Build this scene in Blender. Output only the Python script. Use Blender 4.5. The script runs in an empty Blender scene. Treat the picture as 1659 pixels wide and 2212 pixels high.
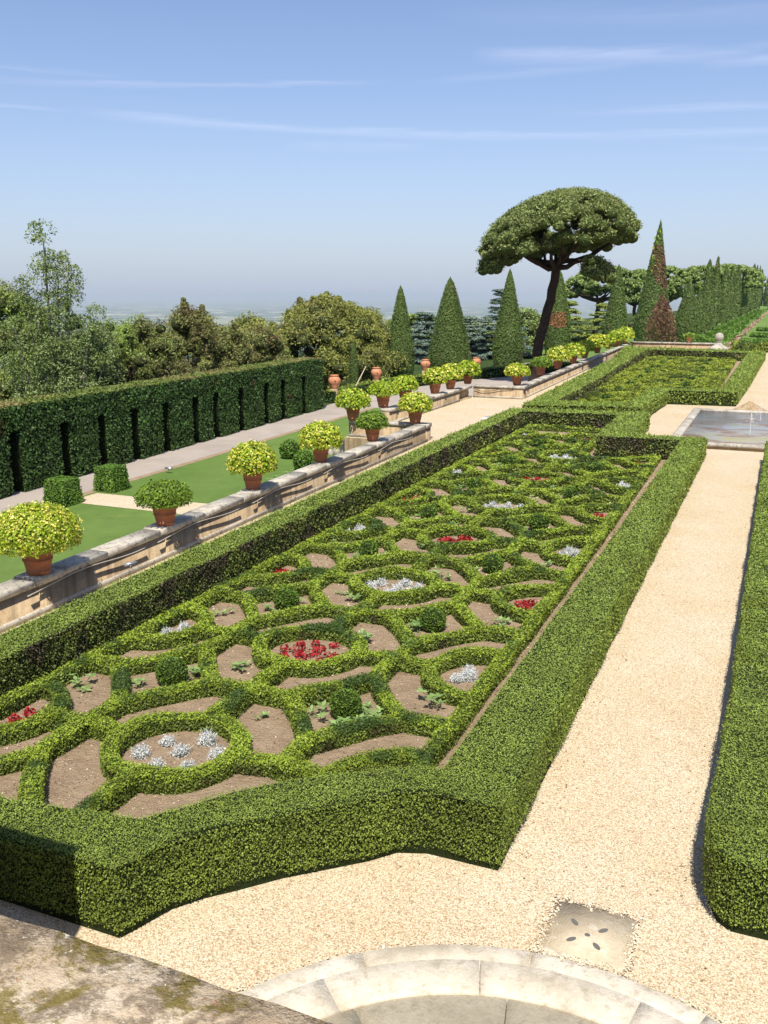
import bpy, math, random
import numpy as np
from mathutils import Vector, geometry
rng = np.random.default_rng(7); random.seed(7)
S = bpy.context.scene
# ------------------------------------------------------------------ camera
H = 6.0
PITCH, AZ = math.radians(13.169), math.radians(22.834)
cam = bpy.data.cameras.new('camera'); co = bpy.data.objects.new('camera', cam); S.collection.objects.link(co)
co.location = (0, 0, H); co.rotation_euler = (math.pi/2 - PITCH, 0, AZ)
cam.sensor_fit = 'VERTICAL'; cam.sensor_height = 24.0; cam.lens = 24.0*2013/2212
cam.clip_start = .05; cam.clip_end = 200000
S.camera = co
# ------------------------------------------------------------------ light
SUN_EL, SUN_OFF = math.radians(60), math.radians(20)      # sun behind the camera, a little to the right of the garden axis
sd = Vector((math.sin(SUN_OFF)*math.cos(SUN_EL), -math.cos(SUN_OFF)*math.cos(SUN_EL), math.sin(SUN_EL)))
sl = bpy.data.lights.new('sun', 'SUN'); sl.energy = 4.4; sl.angle = math.radians(.55); sl.color = (1, .95, .87)
so = bpy.data.objects.new('sun', sl); S.collection.objects.link(so); so.rotation_euler = sd.to_track_quat('Z', 'Y').to_euler()
W = bpy.data.worlds.new('World'); S.world = W; W.use_nodes = True
def world():
    nt = W.node_tree; n = nt.nodes; l = nt.links; n.clear()
    out = n.new('ShaderNodeOutputWorld'); bg = n.new('ShaderNodeBackground'); sky = n.new('ShaderNodeTexSky')
    sky.sky_type = 'NISHITA'; sky.sun_disc = False; sky.sun_elevation = SUN_EL; sky.sun_rotation = math.atan2(sd.x, sd.y)
    sky.altitude = 400; sky.air_density = 1.0; sky.dust_density = .9; sky.ozone_density = 3.0
    bg.inputs[1].default_value = .098
    tc = n.new('ShaderNodeTexCoord'); sx = n.new('ShaderNodeSeparateXYZ'); l.new(tc.outputs['Generated'], sx.inputs[0])
    def M(op, a, b=None, c=None):
        m = n.new('ShaderNodeMath'); m.operation = op
        for i, v in enumerate((a, b, c)):
            if v is None: continue
            if isinstance(v, (int, float)): m.inputs[i].default_value = v
            else: l.new(v, m.inputs[i])
        return m.outputs[0]
    X, Y, Z = sx.outputs
    # bearing west of the garden axis, and elevation, both in degrees
    az = M('MULTIPLY', M('ARCTAN2', M('MULTIPLY', X, -1), Y), 57.2958); el = M('MULTIPLY', M('ARCSINE', Z), 57.2958)
    nz = n.new('ShaderNodeTexNoise'); nz.inputs['Scale'].default_value = 1.0; nz.inputs['Detail'].default_value = 5; nz.inputs['Roughness'].default_value = .62
    cb = n.new('ShaderNodeCombineXYZ'); l.new(M('MULTIPLY', az, .13), cb.inputs[0]); l.new(M('MULTIPLY', el, 1.5), cb.inputs[1]); l.new(cb.outputs[0], nz.inputs['Vector'])
    nf = nz.outputs['Fac']
    tot = None
    # wisps of cirrus: (bearing0, elevation0, bearing1, elevation1, half thickness deg, strength)
    for a0, e0, a1, e1, t, s in [(56, 10.1, 40, 9.6, .22, .7), (40, 9.6, 12, 8.6, .33, .95), (30, 9.0, -8, 8.3, .3, .6), (46, 10.9, 22, 11.6, .2, .6),
                                 (22, 11.5, -4, 13.0, .3, .45), (18, 12.9, 2, 12.3, .55, 1.0), (6, 12.0, -10, 11.7, .4, .95), (60, 11.9, 36, 11.5, .16, .5),
                                 (60, 10.8, 46, 10.5, .35, .8), (14, 9.9, -10, 9.6, .3, .7), (6, 7.8, -12, 7.1, .22, .45), (29, 8.2, 20, 8.2, .35, .3), (20, 15, -6, 13.6, .7, .3), (8, 16.8, -8, 16, .5, .3)]:
        k = (e1-e0)/(a1-a0)
        line = M('ADD', M('MULTIPLY', M('SUBTRACT', az, a0), k), e0)
        d = M('ABSOLUTE', M('SUBTRACT', M('ADD', line, M('MULTIPLY', M('SUBTRACT', nf, .5), .8)), el))
        v = M('SUBTRACT', 1, M('DIVIDE', d, t)); v = M('MAXIMUM', v, 0)
        mid, half = (a0+a1)/2, abs(a1-a0)/2
        e = M('SUBTRACT', 1, M('POWER', M('MINIMUM', M('DIVIDE', M('ABSOLUTE', M('SUBTRACT', az, mid)), half), 1), 3))
        v = M('MULTIPLY', M('MULTIPLY', v, e), s)
        tot = v if tot is None else M('MAXIMUM', tot, v)
    fac = M('MULTIPLY', M('MULTIPLY', tot, M('MULTIPLY', M('ADD', nf, .1), M('ADD', nf, .1))), .48)
    # pale layer of distant haze low in the sky
    hz = n.new('ShaderNodeMix'); hz.data_type = 'RGBA'; hf = M('MULTIPLY', M('POWER', 2.718, M('MULTIPLY', M('MAXIMUM', el, 0), -.15)), .9)
    l.new(hf, hz.inputs['Factor']); l.new(sky.outputs[0], hz.inputs[6]); hz.inputs[7].default_value = (3.25, 3.95, 4.6, 1)
    mx = n.new('ShaderNodeMix'); mx.data_type = 'RGBA'; mx.blend_type = 'MIX'
    l.new(fac, mx.inputs['Factor']); l.new(hz.outputs[2], mx.inputs[6]); mx.inputs[7].default_value = (7.2, 7.6, 8.2, 1)
    tn = n.new('ShaderNodeMix'); tn.data_type = 'RGBA'; tn.blend_type = 'MULTIPLY'; tn.inputs[0].default_value = 1; l.new(mx.outputs[2], tn.inputs[6]); tn.inputs[7].default_value = (1.04, 1.0, 1.09, 1)
    l.new(tn.outputs[2], bg.inputs[0]); l.new(bg.outputs[0], out.inputs[0])
world()
S.view_settings.view_transform = 'Standard'; S.view_settings.look = 'None'; S.view_settings.exposure = 0.55; S.view_settings.gamma = 1
S.cycles.max_bounces = 6; S.cycles.diffuse_bounces = 3; S.cycles.glossy_bounces = 2; S.cycles.transmission_bounces = 3; S.cycles.volume_bounces = 1
S.cycles.transparent_max_bounces = 6; S.cycles.caustics_reflective = False; S.cycles.caustics_refractive = False
# ------------------------------------------------------------------ materials
class NB:
    def __init__(s, name, rough=.8, spec=.3):
        s.m = bpy.data.materials.new(name); s.m.use_nodes = True; s.nt = s.m.node_tree; s.n = s.nt.nodes; s.l = s.nt.links
        s.b = s.n['Principled BSDF']; s.b.inputs['Roughness'].default_value = rough; s.b.inputs['Specular IOR Level'].default_value = spec
        s.tc = s.n.new('ShaderNodeTexCoord'); s.geo = s.n.new('ShaderNodeNewGeometry'); s.P = s.geo.outputs['Position']
    def noise(s, sc, det=3, rough=.55, vec=None, stretch=None, dist=0):
        t = s.n.new('ShaderNodeTexNoise'); t.inputs['Scale'].default_value = sc; t.inputs['Detail'].default_value = det; t.inputs['Roughness'].default_value = rough; t.inputs['Distortion'].default_value = dist
        v = vec or s.P
        if stretch:
            mp = s.n.new('ShaderNodeMapping'); mp.inputs['Scale'].default_value = stretch; s.l.new(v, mp.inputs[0]); v = mp.outputs[0]
        s.l.new(v, t.inputs['Vector']); return t.outputs['Fac']
    def vor(s, sc, out='Distance', feat='F1', stretch=None):
        t = s.n.new('ShaderNodeTexVoronoi'); t.feature = feat; t.inputs['Scale'].default_value = sc; v = s.P
        if stretch:
            mp = s.n.new('ShaderNodeMapping'); mp.inputs['Scale'].default_value = stretch; s.l.new(v, mp.inputs[0]); v = mp.outputs[0]
        s.l.new(v, t.inputs['Vector']); return t.outputs[out]
    def ramp(s, f, stops, interp='LINEAR'):
        r = s.n.new('ShaderNodeValToRGB'); r.color_ramp.interpolation = interp; e = r.color_ramp.elements
        while len(e) < len(stops): e.new(.5)
        for x, (p, c) in zip(e, stops):
            x.position = p; x.color = (*c, 1) if len(c) == 3 else c
        s.l.new(f, r.inputs[0]); return r.outputs[0]
    def mix(s, f, a, b, mode='MIX'):
        m = s.n.new('ShaderNodeMix'); m.data_type = 'RGBA'; m.blend_type = mode
        for i, v in ((0, f), (6, a), (7, b)):
            if isinstance(v, (int, float)): m.inputs[i].default_value = v
            elif isinstance(v, tuple): m.inputs[i].default_value = (*v, 1)
            else: s.l.new(v, m.inputs[i])
        return m.outputs[2]
    def math(s, op, a, b=0.):
        m = s.n.new('ShaderNodeMath'); m.operation = op
        for i, v in enumerate((a, b)):
            if isinstance(v, (int, float)): m.inputs[i].default_value = v
            else: s.l.new(v, m.inputs[i])
        return m.outputs[0]
    def sep(s):
        x = s.n.new('ShaderNodeSeparateXYZ'); s.l.new(s.P, x.inputs[0]); return x.outputs
    def col(s, c): 
        if isinstance(c, tuple): s.b.inputs['Base Color'].default_value = (*c, 1)
        else: s.l.new(c, s.b.inputs['Base Color'])
        return s
    def bump(s, f, st=.5, d=.02):
        b = s.n.new('ShaderNodeBump'); b.inputs['Strength'].default_value = st; b.inputs['Distance'].default_value = d
        s.l.new(f, b.inputs['Height']); s.l.new(b.outputs[0], s.b.inputs['Normal']); return s
def G(a): return ((0, (0, 0, 0)), (1, (1, 1, 1)))
B01 = lambda a, b: [(a, (0, 0, 0)), (b, (1, 1, 1))]
def leafmat(name, dark, mid, light, accent=None, acc_scale=.5, acc_lim=(.58, .7), rough=.55, trans=.25, patch=1.2, acc2=None):
    k = NB(name, rough, .35)
    ri = k.geo.outputs['Random Per Island']
    c = k.ramp(ri, [(0, dark), (.5, mid), (1, light)])
    p = k.noise(patch, 3, .6)
    c2 = k.ramp(ri, [(0, mid), (.6, light), (1, tuple(min(1, v*1.25) for v in light))])
    c = k.mix(k.ramp(p, B01(.42, .62)), c, c2)
    if accent:
        q = k.noise(acc_scale, 4, .65)
        c = k.mix(k.ramp(q, B01(*acc_lim)), c, accent)
    if acc2:
        q = k.noise(acc2[1], 4, .7); lim = acc2[2]
        c = k.mix(k.ramp(q, B01(*lim)), c, acc2[0])
    k.col(c)
    tr = k.n.new('ShaderNodeBsdfTranslucent'); k.l.new(c, tr.inputs[0]); ms = k.n.new('ShaderNodeMixShader'); ms.inputs[0].default_value = trans
    k.l.new(k.b.outputs[0], ms.inputs[1]); k.l.new(tr.outputs[0], ms.inputs[2]); k.l.new(ms.outputs[0], k.n['Material Output'].inputs[0])
    return k.m
def coremat(name, a, b, sc=14):
    k = NB(name, .9, .1); f = k.noise(sc, 4, .7); k.col(k.mix(f, a, b)).bump(f, 1, .05); return k.m
MAT = {}
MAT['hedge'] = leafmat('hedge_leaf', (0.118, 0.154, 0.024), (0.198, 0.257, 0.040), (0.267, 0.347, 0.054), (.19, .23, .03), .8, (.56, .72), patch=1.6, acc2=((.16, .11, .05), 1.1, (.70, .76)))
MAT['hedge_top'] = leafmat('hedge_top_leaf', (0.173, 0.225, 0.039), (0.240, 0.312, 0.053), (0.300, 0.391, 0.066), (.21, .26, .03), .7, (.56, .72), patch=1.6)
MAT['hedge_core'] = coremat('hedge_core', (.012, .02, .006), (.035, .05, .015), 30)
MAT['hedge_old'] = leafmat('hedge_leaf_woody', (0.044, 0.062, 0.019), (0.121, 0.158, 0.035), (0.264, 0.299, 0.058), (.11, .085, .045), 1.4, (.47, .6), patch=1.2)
MAT['knot'] = leafmat('knot_leaf', (0.153, 0.200, 0.019), (0.246, 0.321, 0.031), (0.333, 0.435, 0.041), (.065, .115, .02), .6, (.52, .6), patch=1.0, acc2=((.34, .22, .05), 1.9, (.74, .78)))
MAT['knot_far'] = leafmat('knot_leaf_far', (0.113, 0.156, 0.022), (0.243, 0.306, 0.032), (0.389, 0.441, 0.047), (.09, .13, .02), .35, (.5, .6), patch=.5, acc2=((.32, .2, .05), .6, (.72, .78)))
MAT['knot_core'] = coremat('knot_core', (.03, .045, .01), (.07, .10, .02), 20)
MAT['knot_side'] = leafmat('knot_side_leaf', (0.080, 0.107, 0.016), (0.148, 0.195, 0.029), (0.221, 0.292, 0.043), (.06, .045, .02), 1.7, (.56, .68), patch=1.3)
MAT['ball'] = leafmat('ball_leaf', (0.065, 0.109, 0.012), (0.108, 0.182, 0.020), (0.146, 0.246, 0.027), patch=3)
MAT['cypress'] = leafmat('cypress_leaf', (0.065, 0.102, 0.019), (0.093, 0.145, 0.027), (0.116, 0.182, 0.033), (.16, .15, .055), .55, (.56, .75), patch=.5, trans=.1)
MAT['cypress_pale'] = leafmat('cypress_leaf_pale', (0.080, 0.118, 0.026), (0.115, 0.169, 0.037), (0.143, 0.211, 0.046), (.19, .13, .055), .35, (.58, .7), patch=.5, trans=.1)
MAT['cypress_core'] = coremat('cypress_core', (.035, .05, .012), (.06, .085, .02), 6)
MAT['pine'] = leafmat('pine_needles', (0.123, 0.148, 0.041), (0.198, 0.238, 0.066), (0.278, 0.334, 0.093), (.2, .2, .07), .4, (.5, .75), patch=.6, trans=.15)
MAT['pine_far'] = leafmat('pine_needles_far', (0.140, 0.187, 0.047), (0.216, 0.288, 0.072), (0.292, 0.389, 0.097), patch=.25, trans=.15)
MAT['cedar'] = leafmat('cedar_blue', (.06, .10, .07), (.13, .19, .14), (.22, .29, .22), patch=.5, trans=.1)
MAT['cedar_green'] = leafmat('cedar_green', (.08, .11, .02), (.19, .24, .04), (.29, .35, .07), patch=.5, trans=.1)
MAT['holm'] = leafmat('holm_leaf', (0.138, 0.145, 0.031), (0.250, 0.263, 0.056), (0.350, 0.368, 0.078), (.2, .18, .06), .3, (.5, .7), patch=.5)
MAT['bush'] = leafmat('bush_leaf', (0.112, 0.153, 0.029), (0.224, 0.306, 0.058), (0.337, 0.459, 0.087), (.17, .15, .05), .22, (.45, .6), patch=.5)
MAT['bush_olive'] = leafmat('bush_leaf_olive', (0.115, 0.129, 0.033), (0.242, 0.257, 0.065), (0.357, 0.372, 0.117), (.16, .11, .045), .5, (.45, .65), patch=.6)
MAT['poplar'] = leafmat('poplar_leaf', (0.076, 0.120, 0.026), (0.172, 0.238, 0.052), (0.304, 0.368, 0.138), patch=.7)
MAT['topiary'] = leafmat('topiary_leaf', (0.063, 0.138, 0.018), (0.115, 0.224, 0.025), (0.172, 0.299, 0.039), patch=2)
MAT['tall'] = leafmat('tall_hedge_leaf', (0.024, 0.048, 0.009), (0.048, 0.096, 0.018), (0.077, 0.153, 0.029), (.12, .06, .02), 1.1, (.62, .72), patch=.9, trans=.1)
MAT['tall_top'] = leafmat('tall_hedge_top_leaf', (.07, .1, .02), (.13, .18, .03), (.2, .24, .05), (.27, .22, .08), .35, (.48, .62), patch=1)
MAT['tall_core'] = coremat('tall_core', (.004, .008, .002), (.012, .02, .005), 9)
MAT['yellow'] = leafmat('yellow_leaf', (.42, .42, .02), (.72, .62, .05), (.85, .75, .24), patch=6)
MAT['lime'] = leafmat('lime_leaf', (.14, .21, .012), (.27, .38, .02), (.42, .54, .03), patch=5)
MAT['green'] = leafmat('potted_green_leaf', (.07, .13, .012), (.13, .22, .02), (.22, .32, .03), patch=5)
MAT['silver'] = leafmat('silver_leaf', (.42, .43, .40), (.58, .6, .57), (.74, .75, .72), patch=6, rough=.8)
MAT['silver_in'] = coremat('silver_inner', (.22, .24, .18), (.4, .42, .36), 40)
MAT['red'] = leafmat('red_leaf', (.13, .004, .006), (.30, .010, .012), (.46, .03, .03), patch=8, trans=.3)
MAT['seedling'] = leafmat('seedling_leaf', (0.115, 0.207, 0.046), (0.196, 0.310, 0.081), (0.299, 0.425, 0.138), patch=5, trans=.3)
MAT['brown'] = leafmat('dead_foliage', (.07, .035, .018), (.16, .08, .04), (.26, .14, .075), patch=1.5, trans=.1)
MAT['orange'] = leafmat('rusty_foliage', (.2, .08, .03), (.32, .13, .05), (.4, .2, .08), patch=1.5, trans=.1)
MAT['crumbs'] = leafmat('soil_crumb', (.16, .11, .07), (.32, .235, .155), (.5, .4, .28), patch=3, trans=0)
MAT['grains'] = leafmat('pebbles', (.38, .28, .18), (.56, .45, .3), (.68, .58, .42), patch=3, trans=0)
MAT['litter'] = leafmat('dry_leaf', (.16, .09, .04), (.34, .2, .1), (.5, .36, .2), patch=3)
MAT['ivy'] = leafmat('ivy_leaf', (.16, .26, .02), (.28, .4, .03), (.4, .5, .06), patch=3)
MAT['terrace_flowers'] = leafmat('pink_flowers', (.25, .1, .07), (.45, .25, .18), (.6, .42, .33), patch=.4)
k = NB('bark', .9, .1); f = k.noise(3, 5, .7, stretch=(3, 3, .8)); k.col(k.ramp(f, [(.3, (.018, .012, .009)), (.6, (.06, .042, .032)), (.8, (.12, .085, .065))])).bump(f, 1, .15); MAT['bark'] = k.m
k = NB('pale_bark', .9, .1); f = k.noise(6, 5, .7, stretch=(3, 3, .8)); k.col(k.ramp(f, [(.3, (.12, .10, .08)), (.7, (.33, .29, .24))])).bump(f, 1, .05); MAT['pale_bark'] = k.m
def m_gravel(name, tint, far=False):
    k = NB(name, .85, .2)
    v = k.n.new('ShaderNodeTexVoronoi'); v.inputs['Scale'].default_value = 72; v.inputs['Randomness'].default_value = 1; k.l.new(k.P, v.inputs[0])
    sp = k.n.new('ShaderNodeSeparateColor'); k.l.new(v.outputs['Color'], sp.inputs[0])
    c = k.ramp(sp.outputs[0], [(0, (.36, .27, .17)), (.25, (.58, .46, .31)), (.55, (.61, .56, .395)), (.85, (.69, .66, .515)), (1, (.66, .44, .28))])
    edge = k.ramp(v.outputs['Distance'], [(.45, (1, 1, 1)), (.85, (.6, .52, .44))])
    c = k.mix(1, c, edge, 'MULTIPLY')
    c = k.mix(k.ramp(k.noise(.5, 5, .65), B01(.3, .75)), c, k.mix(1, c, tint, 'MULTIPLY'))
    p = k.ramp(k.noise(1.15, 4, .6, dist=.6), B01(.685, .72)); c = k.mix(k.math('MULTIPLY', p, .7), c, (.46, .34, .21))
    k.col(c).bump(v.outputs['Distance'], -.7, .012); return k.m
MAT['gravel'] = m_gravel('gravel', (.93, .86, .76))
def m_soil():
    k = NB('soil', .95, .1)
    a = k.noise(2.2, 5, .65); b = k.noise(34, 4, .75)
    c = k.ramp(a, [(.25, (.25, .18, .115)), (.55, (.345, .255, .165)), (.8, (.42, .32, .22))])
    c = k.mix(k.ramp(b, B01(.3, .75)), c, k.mix(1, c, (1.28, 1.25, 1.2), 'MULTIPLY'))
    v = k.vor(26, 'Distance'); sp = k.ramp(v, [(.05, (1, 1, 1)), (.11, (0, 0, 0))])
    c = k.mix(k.math('MULTIPLY', sp, k.ramp(k.noise(3, 2), B01(.5, .6))), c, (.55, .45, .33))
    h = k.math('ADD', k.noise(9, 5, .7), k.math('MULTIPLY', b, .4)); k.col(c).bump(h, 1, .09); return k.m
MAT['soil'] = m_soil()
def m_grass():
    k = NB('lawn_grass', .9, .15); a = k.noise(.35, 4, .6, stretch=(1, .5, 1)); b = k.noise(60, 3, .8)
    c = k.ramp(a, [(.3, (.13, .22, .04)), (.7, (.18, .275, .06))]); st = k.ramp(k.noise(1.6, 5, .7), B01(.35, .7)); c = k.mix(st, c, k.mix(1, c, (.86, .82, .9), 'MULTIPLY')); c = k.mix(k.ramp(k.noise(.9, 4, .7), B01(.6, .72)), c, k.mix(1, c, (1.35, 1.12, 1.2), 'MULTIPLY')); c = k.mix(k.ramp(b, B01(.25, .75)), k.mix(1, c, (.62, .66, .6), 'MULTIPLY'), k.mix(1, c, (1.2, 1.18, 1.3), 'MULTIPLY'))
    k.col(c).bump(b, 1, .03); return k.m
MAT['grass'] = m_grass()
k = NB('road', .9, .2); a = k.noise(.6, 5, .6); b = k.noise(45, 2, .7); c = k.ramp(a, [(.3, (.34, .29, .245)), (.7, (.43, .37, .31))]); c = k.mix(k.ramp(b, B01(.3, .7)), c, k.mix(1, c, (.82, .82, .82), 'MULTIPLY'))
k.col(c).bump(b, .4, .01); MAT['road'] = k.m
def m_stone(name, base, dark, light, lichen=(.30, .25, .13), amount=.5, bands=False):
    k = NB(name, .9, .15)
    a = k.noise(1.3, 6, .7); b = k.noise(9, 5, .75); d = k.noise(50, 3, .7)
    c = k.ramp(a, [(.25, dark), (.5, base), (.75, light)])
    c = k.mix(k.math('MULTIPLY', k.ramp(b, B01(.52, .64)), amount), c, dark)
    c = k.mix(k.math('MULTIPLY', k.ramp(k.noise(5.5, 5, .7), B01(.6, .68)), amount), c, lichen)
    if bands:       # rain streaks running down the face
        st = k.noise(2.2, 4, .6, stretch=(2.2, 2.2, .12)); c = k.mix(k.math('MULTIPLY', k.ramp(st, B01(.45, .62)), .8), c, tuple(v*.55 for v in base))
    c = k.mix(k.ramp(d, B01(.3, .8)), k.mix(1, c, (.82, .82, .82), 'MULTIPLY'), c)
    k.col(c).bump(k.math('ADD', b, k.math('MULTIPLY', d, .3)), .6, .02); return k.m
MAT['wall'] = m_stone('wall_render', (.47, .34, .195), (.29, .20, .11), (.60, .46, .29), bands=True)
MAT['coping'] = m_stone('coping_stone', (.50, .45, .36), (.17, .15, .12), (.66, .61, .52), lichen=(.12, .11, .09), amount=.85)
MAT['basin'] = m_stone('basin_travertine', (.68, .60, .46), (.42, .35, .24), (.80, .74, .61), lichen=(.40, .34, .23), amount=.6)
MAT['basin_old'] = m_stone('basin_worn', (.46, .40, .28), (.32, .27, .185), (.58, .52, .39), lichen=(.5, .46, .36), amount=.6)
MAT['slab'] = m_stone('drain_stone', (.56, .46, .31), (.46, .37, .245), (.72, .64, .48), lichen=(.74, .68, .54), amount=.6)
MAT['paver'] = m_stone('white_cover', (.8, .78, .72), (.7, .68, .62), (.85, .84, .8), amount=.1)
k = NB('parapet_stone', .95, .1)
a = k.noise(5, 6, .72); c = k.ramp(a, [(.25, (.2, .145, .085)), (.42, (.36, .27, .17)), (.55, (.48, .38, .255)), (.7, (.6, .51, .38))])
c = k.mix(k.math('MULTIPLY', k.ramp(k.noise(14, 6, .8), B01(.44, .54)), .8), c, (.15, .11, .07))
c = k.mix(k.math('MULTIPLY', k.ramp(k.noise(7.5, 6, .78, dist=.4), B01(.50, .57)), .85), c, (.15, .115, .022))
c = k.mix(k.ramp(k.noise(60, 3, .7), B01(.68, .72)), c, (.42, .17, .09))
c = k.mix(k.ramp(k.noise(75, 3, .7), B01(.66, .70)), c, (.6, .56, .42))
k.col(c).bump(k.math('ADD', k.noise(13, 6, .75), k.math('MULTIPLY', k.noise(110, 3, .7), .3)), .7, .02); MAT['parapet'] = k.m
def m_terra(name, t):
    k = NB(name, .75, .3); a = k.noise(5, 4, .6); c = k.ramp(a, [(.3, tuple(v*.8 for v in t)), (.7, tuple(min(1, v*1.15) for v in t))])
    c = k.mix(k.math('MULTIPLY', k.ramp(k.noise(11, 4, .7), B01(.6, .7)), .35), c, (.5, .4, .32)); k.col(c).bump(k.noise(20, 3, .6), .2, .01); return k.m
MAT['terra'] = m_terra('terracotta', (.36, .125, .055)); MAT['terra_pale'] = m_terra('terracotta_pale', (.55, .24, .12))
k = NB('dark_hole', 1, 0); k.col((.13, .125, .11)); MAT['hole'] = k.m
k = NB('black_hose', .6, .3); k.col((.02, .02, .02)); MAT['hose'] = k.m
k = NB('grey_cable', .6, .3); k.col((.42, .38, .32)); MAT['cable'] = k.m
k = NB('metal', .35, .5); k.col((.5, .52, .55)); k.b.inputs['Metallic'].default_value = .8; MAT['metal'] = k.m
k = NB('wood', .8, .2); k.col((.45, .36, .25)); MAT['wood'] = k.m
k = NB('pool_water', .22, .3)
a = k.noise(.55, 5, .62, stretch=(.8, 1.4, 1), dist=.8); c = k.ramp(a, [(.36, (.19, .13, .09)), (.47, (.23, .18, .14)), (.55, (.27, .275, .26)), (.68, (.29, .27, .15))])
k.col(c).bump(k.noise(14, 3, .6), .08, .01); MAT['water'] = k.m
k = NB('spray', .3, .5); k.col((.8, .82, .8)); k.b.inputs['Alpha'].default_value = .55; MAT['spray'] = k.m
k = NB('roof_tile', .8, .2); k.col((.5, .2, .11)); MAT['roof'] = k.m
k = NB('red_render', .8, .2); k.col((.50, .17, .09)); MAT['redwall'] = k.m
k = NB('pale_render', .8, .2); k.col((.62, .55, .45)); MAT['pale'] = k.m
def m_plain():
    k = NB('plain_fields', .95, .05)
    def cells(sc, st):
        v = k.n.new('ShaderNodeTexVoronoi'); v.distance = 'CHEBYCHEV'; v.inputs['Scale'].default_value = sc; mp = k.n.new('ShaderNodeMapping'); mp.inputs['Scale'].default_value = st; mp.inputs['Rotation'].default_value = (0, 0, .5)
        k.l.new(k.P, mp.inputs[0]); k.l.new(mp.outputs[0], v.inputs[0]); s_ = k.n.new('ShaderNodeSeparateColor'); k.l.new(v.outputs['Color'], s_.inputs[0]); return s_.outputs[0]
    c = k.ramp(cells(.0026, (1, 1, .01)), [(0, (.05, .10, .03)), (.25, (.10, .17, .05)), (.5, (.24, .26, .10)), (.68, (.46, .38, .22)), (.8, (.06, .10, .04)), (.93, (.62, .54, .38))], 'CONSTANT')
    w = k.noise(.0006, 5, .65, stretch=(1, 1, .01)); c = k.mix(k.ramp(w, B01(.50, .55)), c, (.03, .055, .02))
    t = k.noise(.0035, 4, .7, stretch=(1, 1, .01)); c = k.mix(k.ramp(t, B01(.62, .65)), c, (.8, .72, .64))
    near = k.ramp(k.noise(.05, 5, .7), [(.35, (.02, .04, .012)), (.65, (.07, .1, .03))])
    X, Y, Z = k.sep(); hi = k.ramp(k.math('DIVIDE', k.math('ADD', Z, 400), 400), B01(.05, .2))
    k.col(k.mix(hi, c, near)); return k.m
MAT['plain'] = m_plain()
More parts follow.
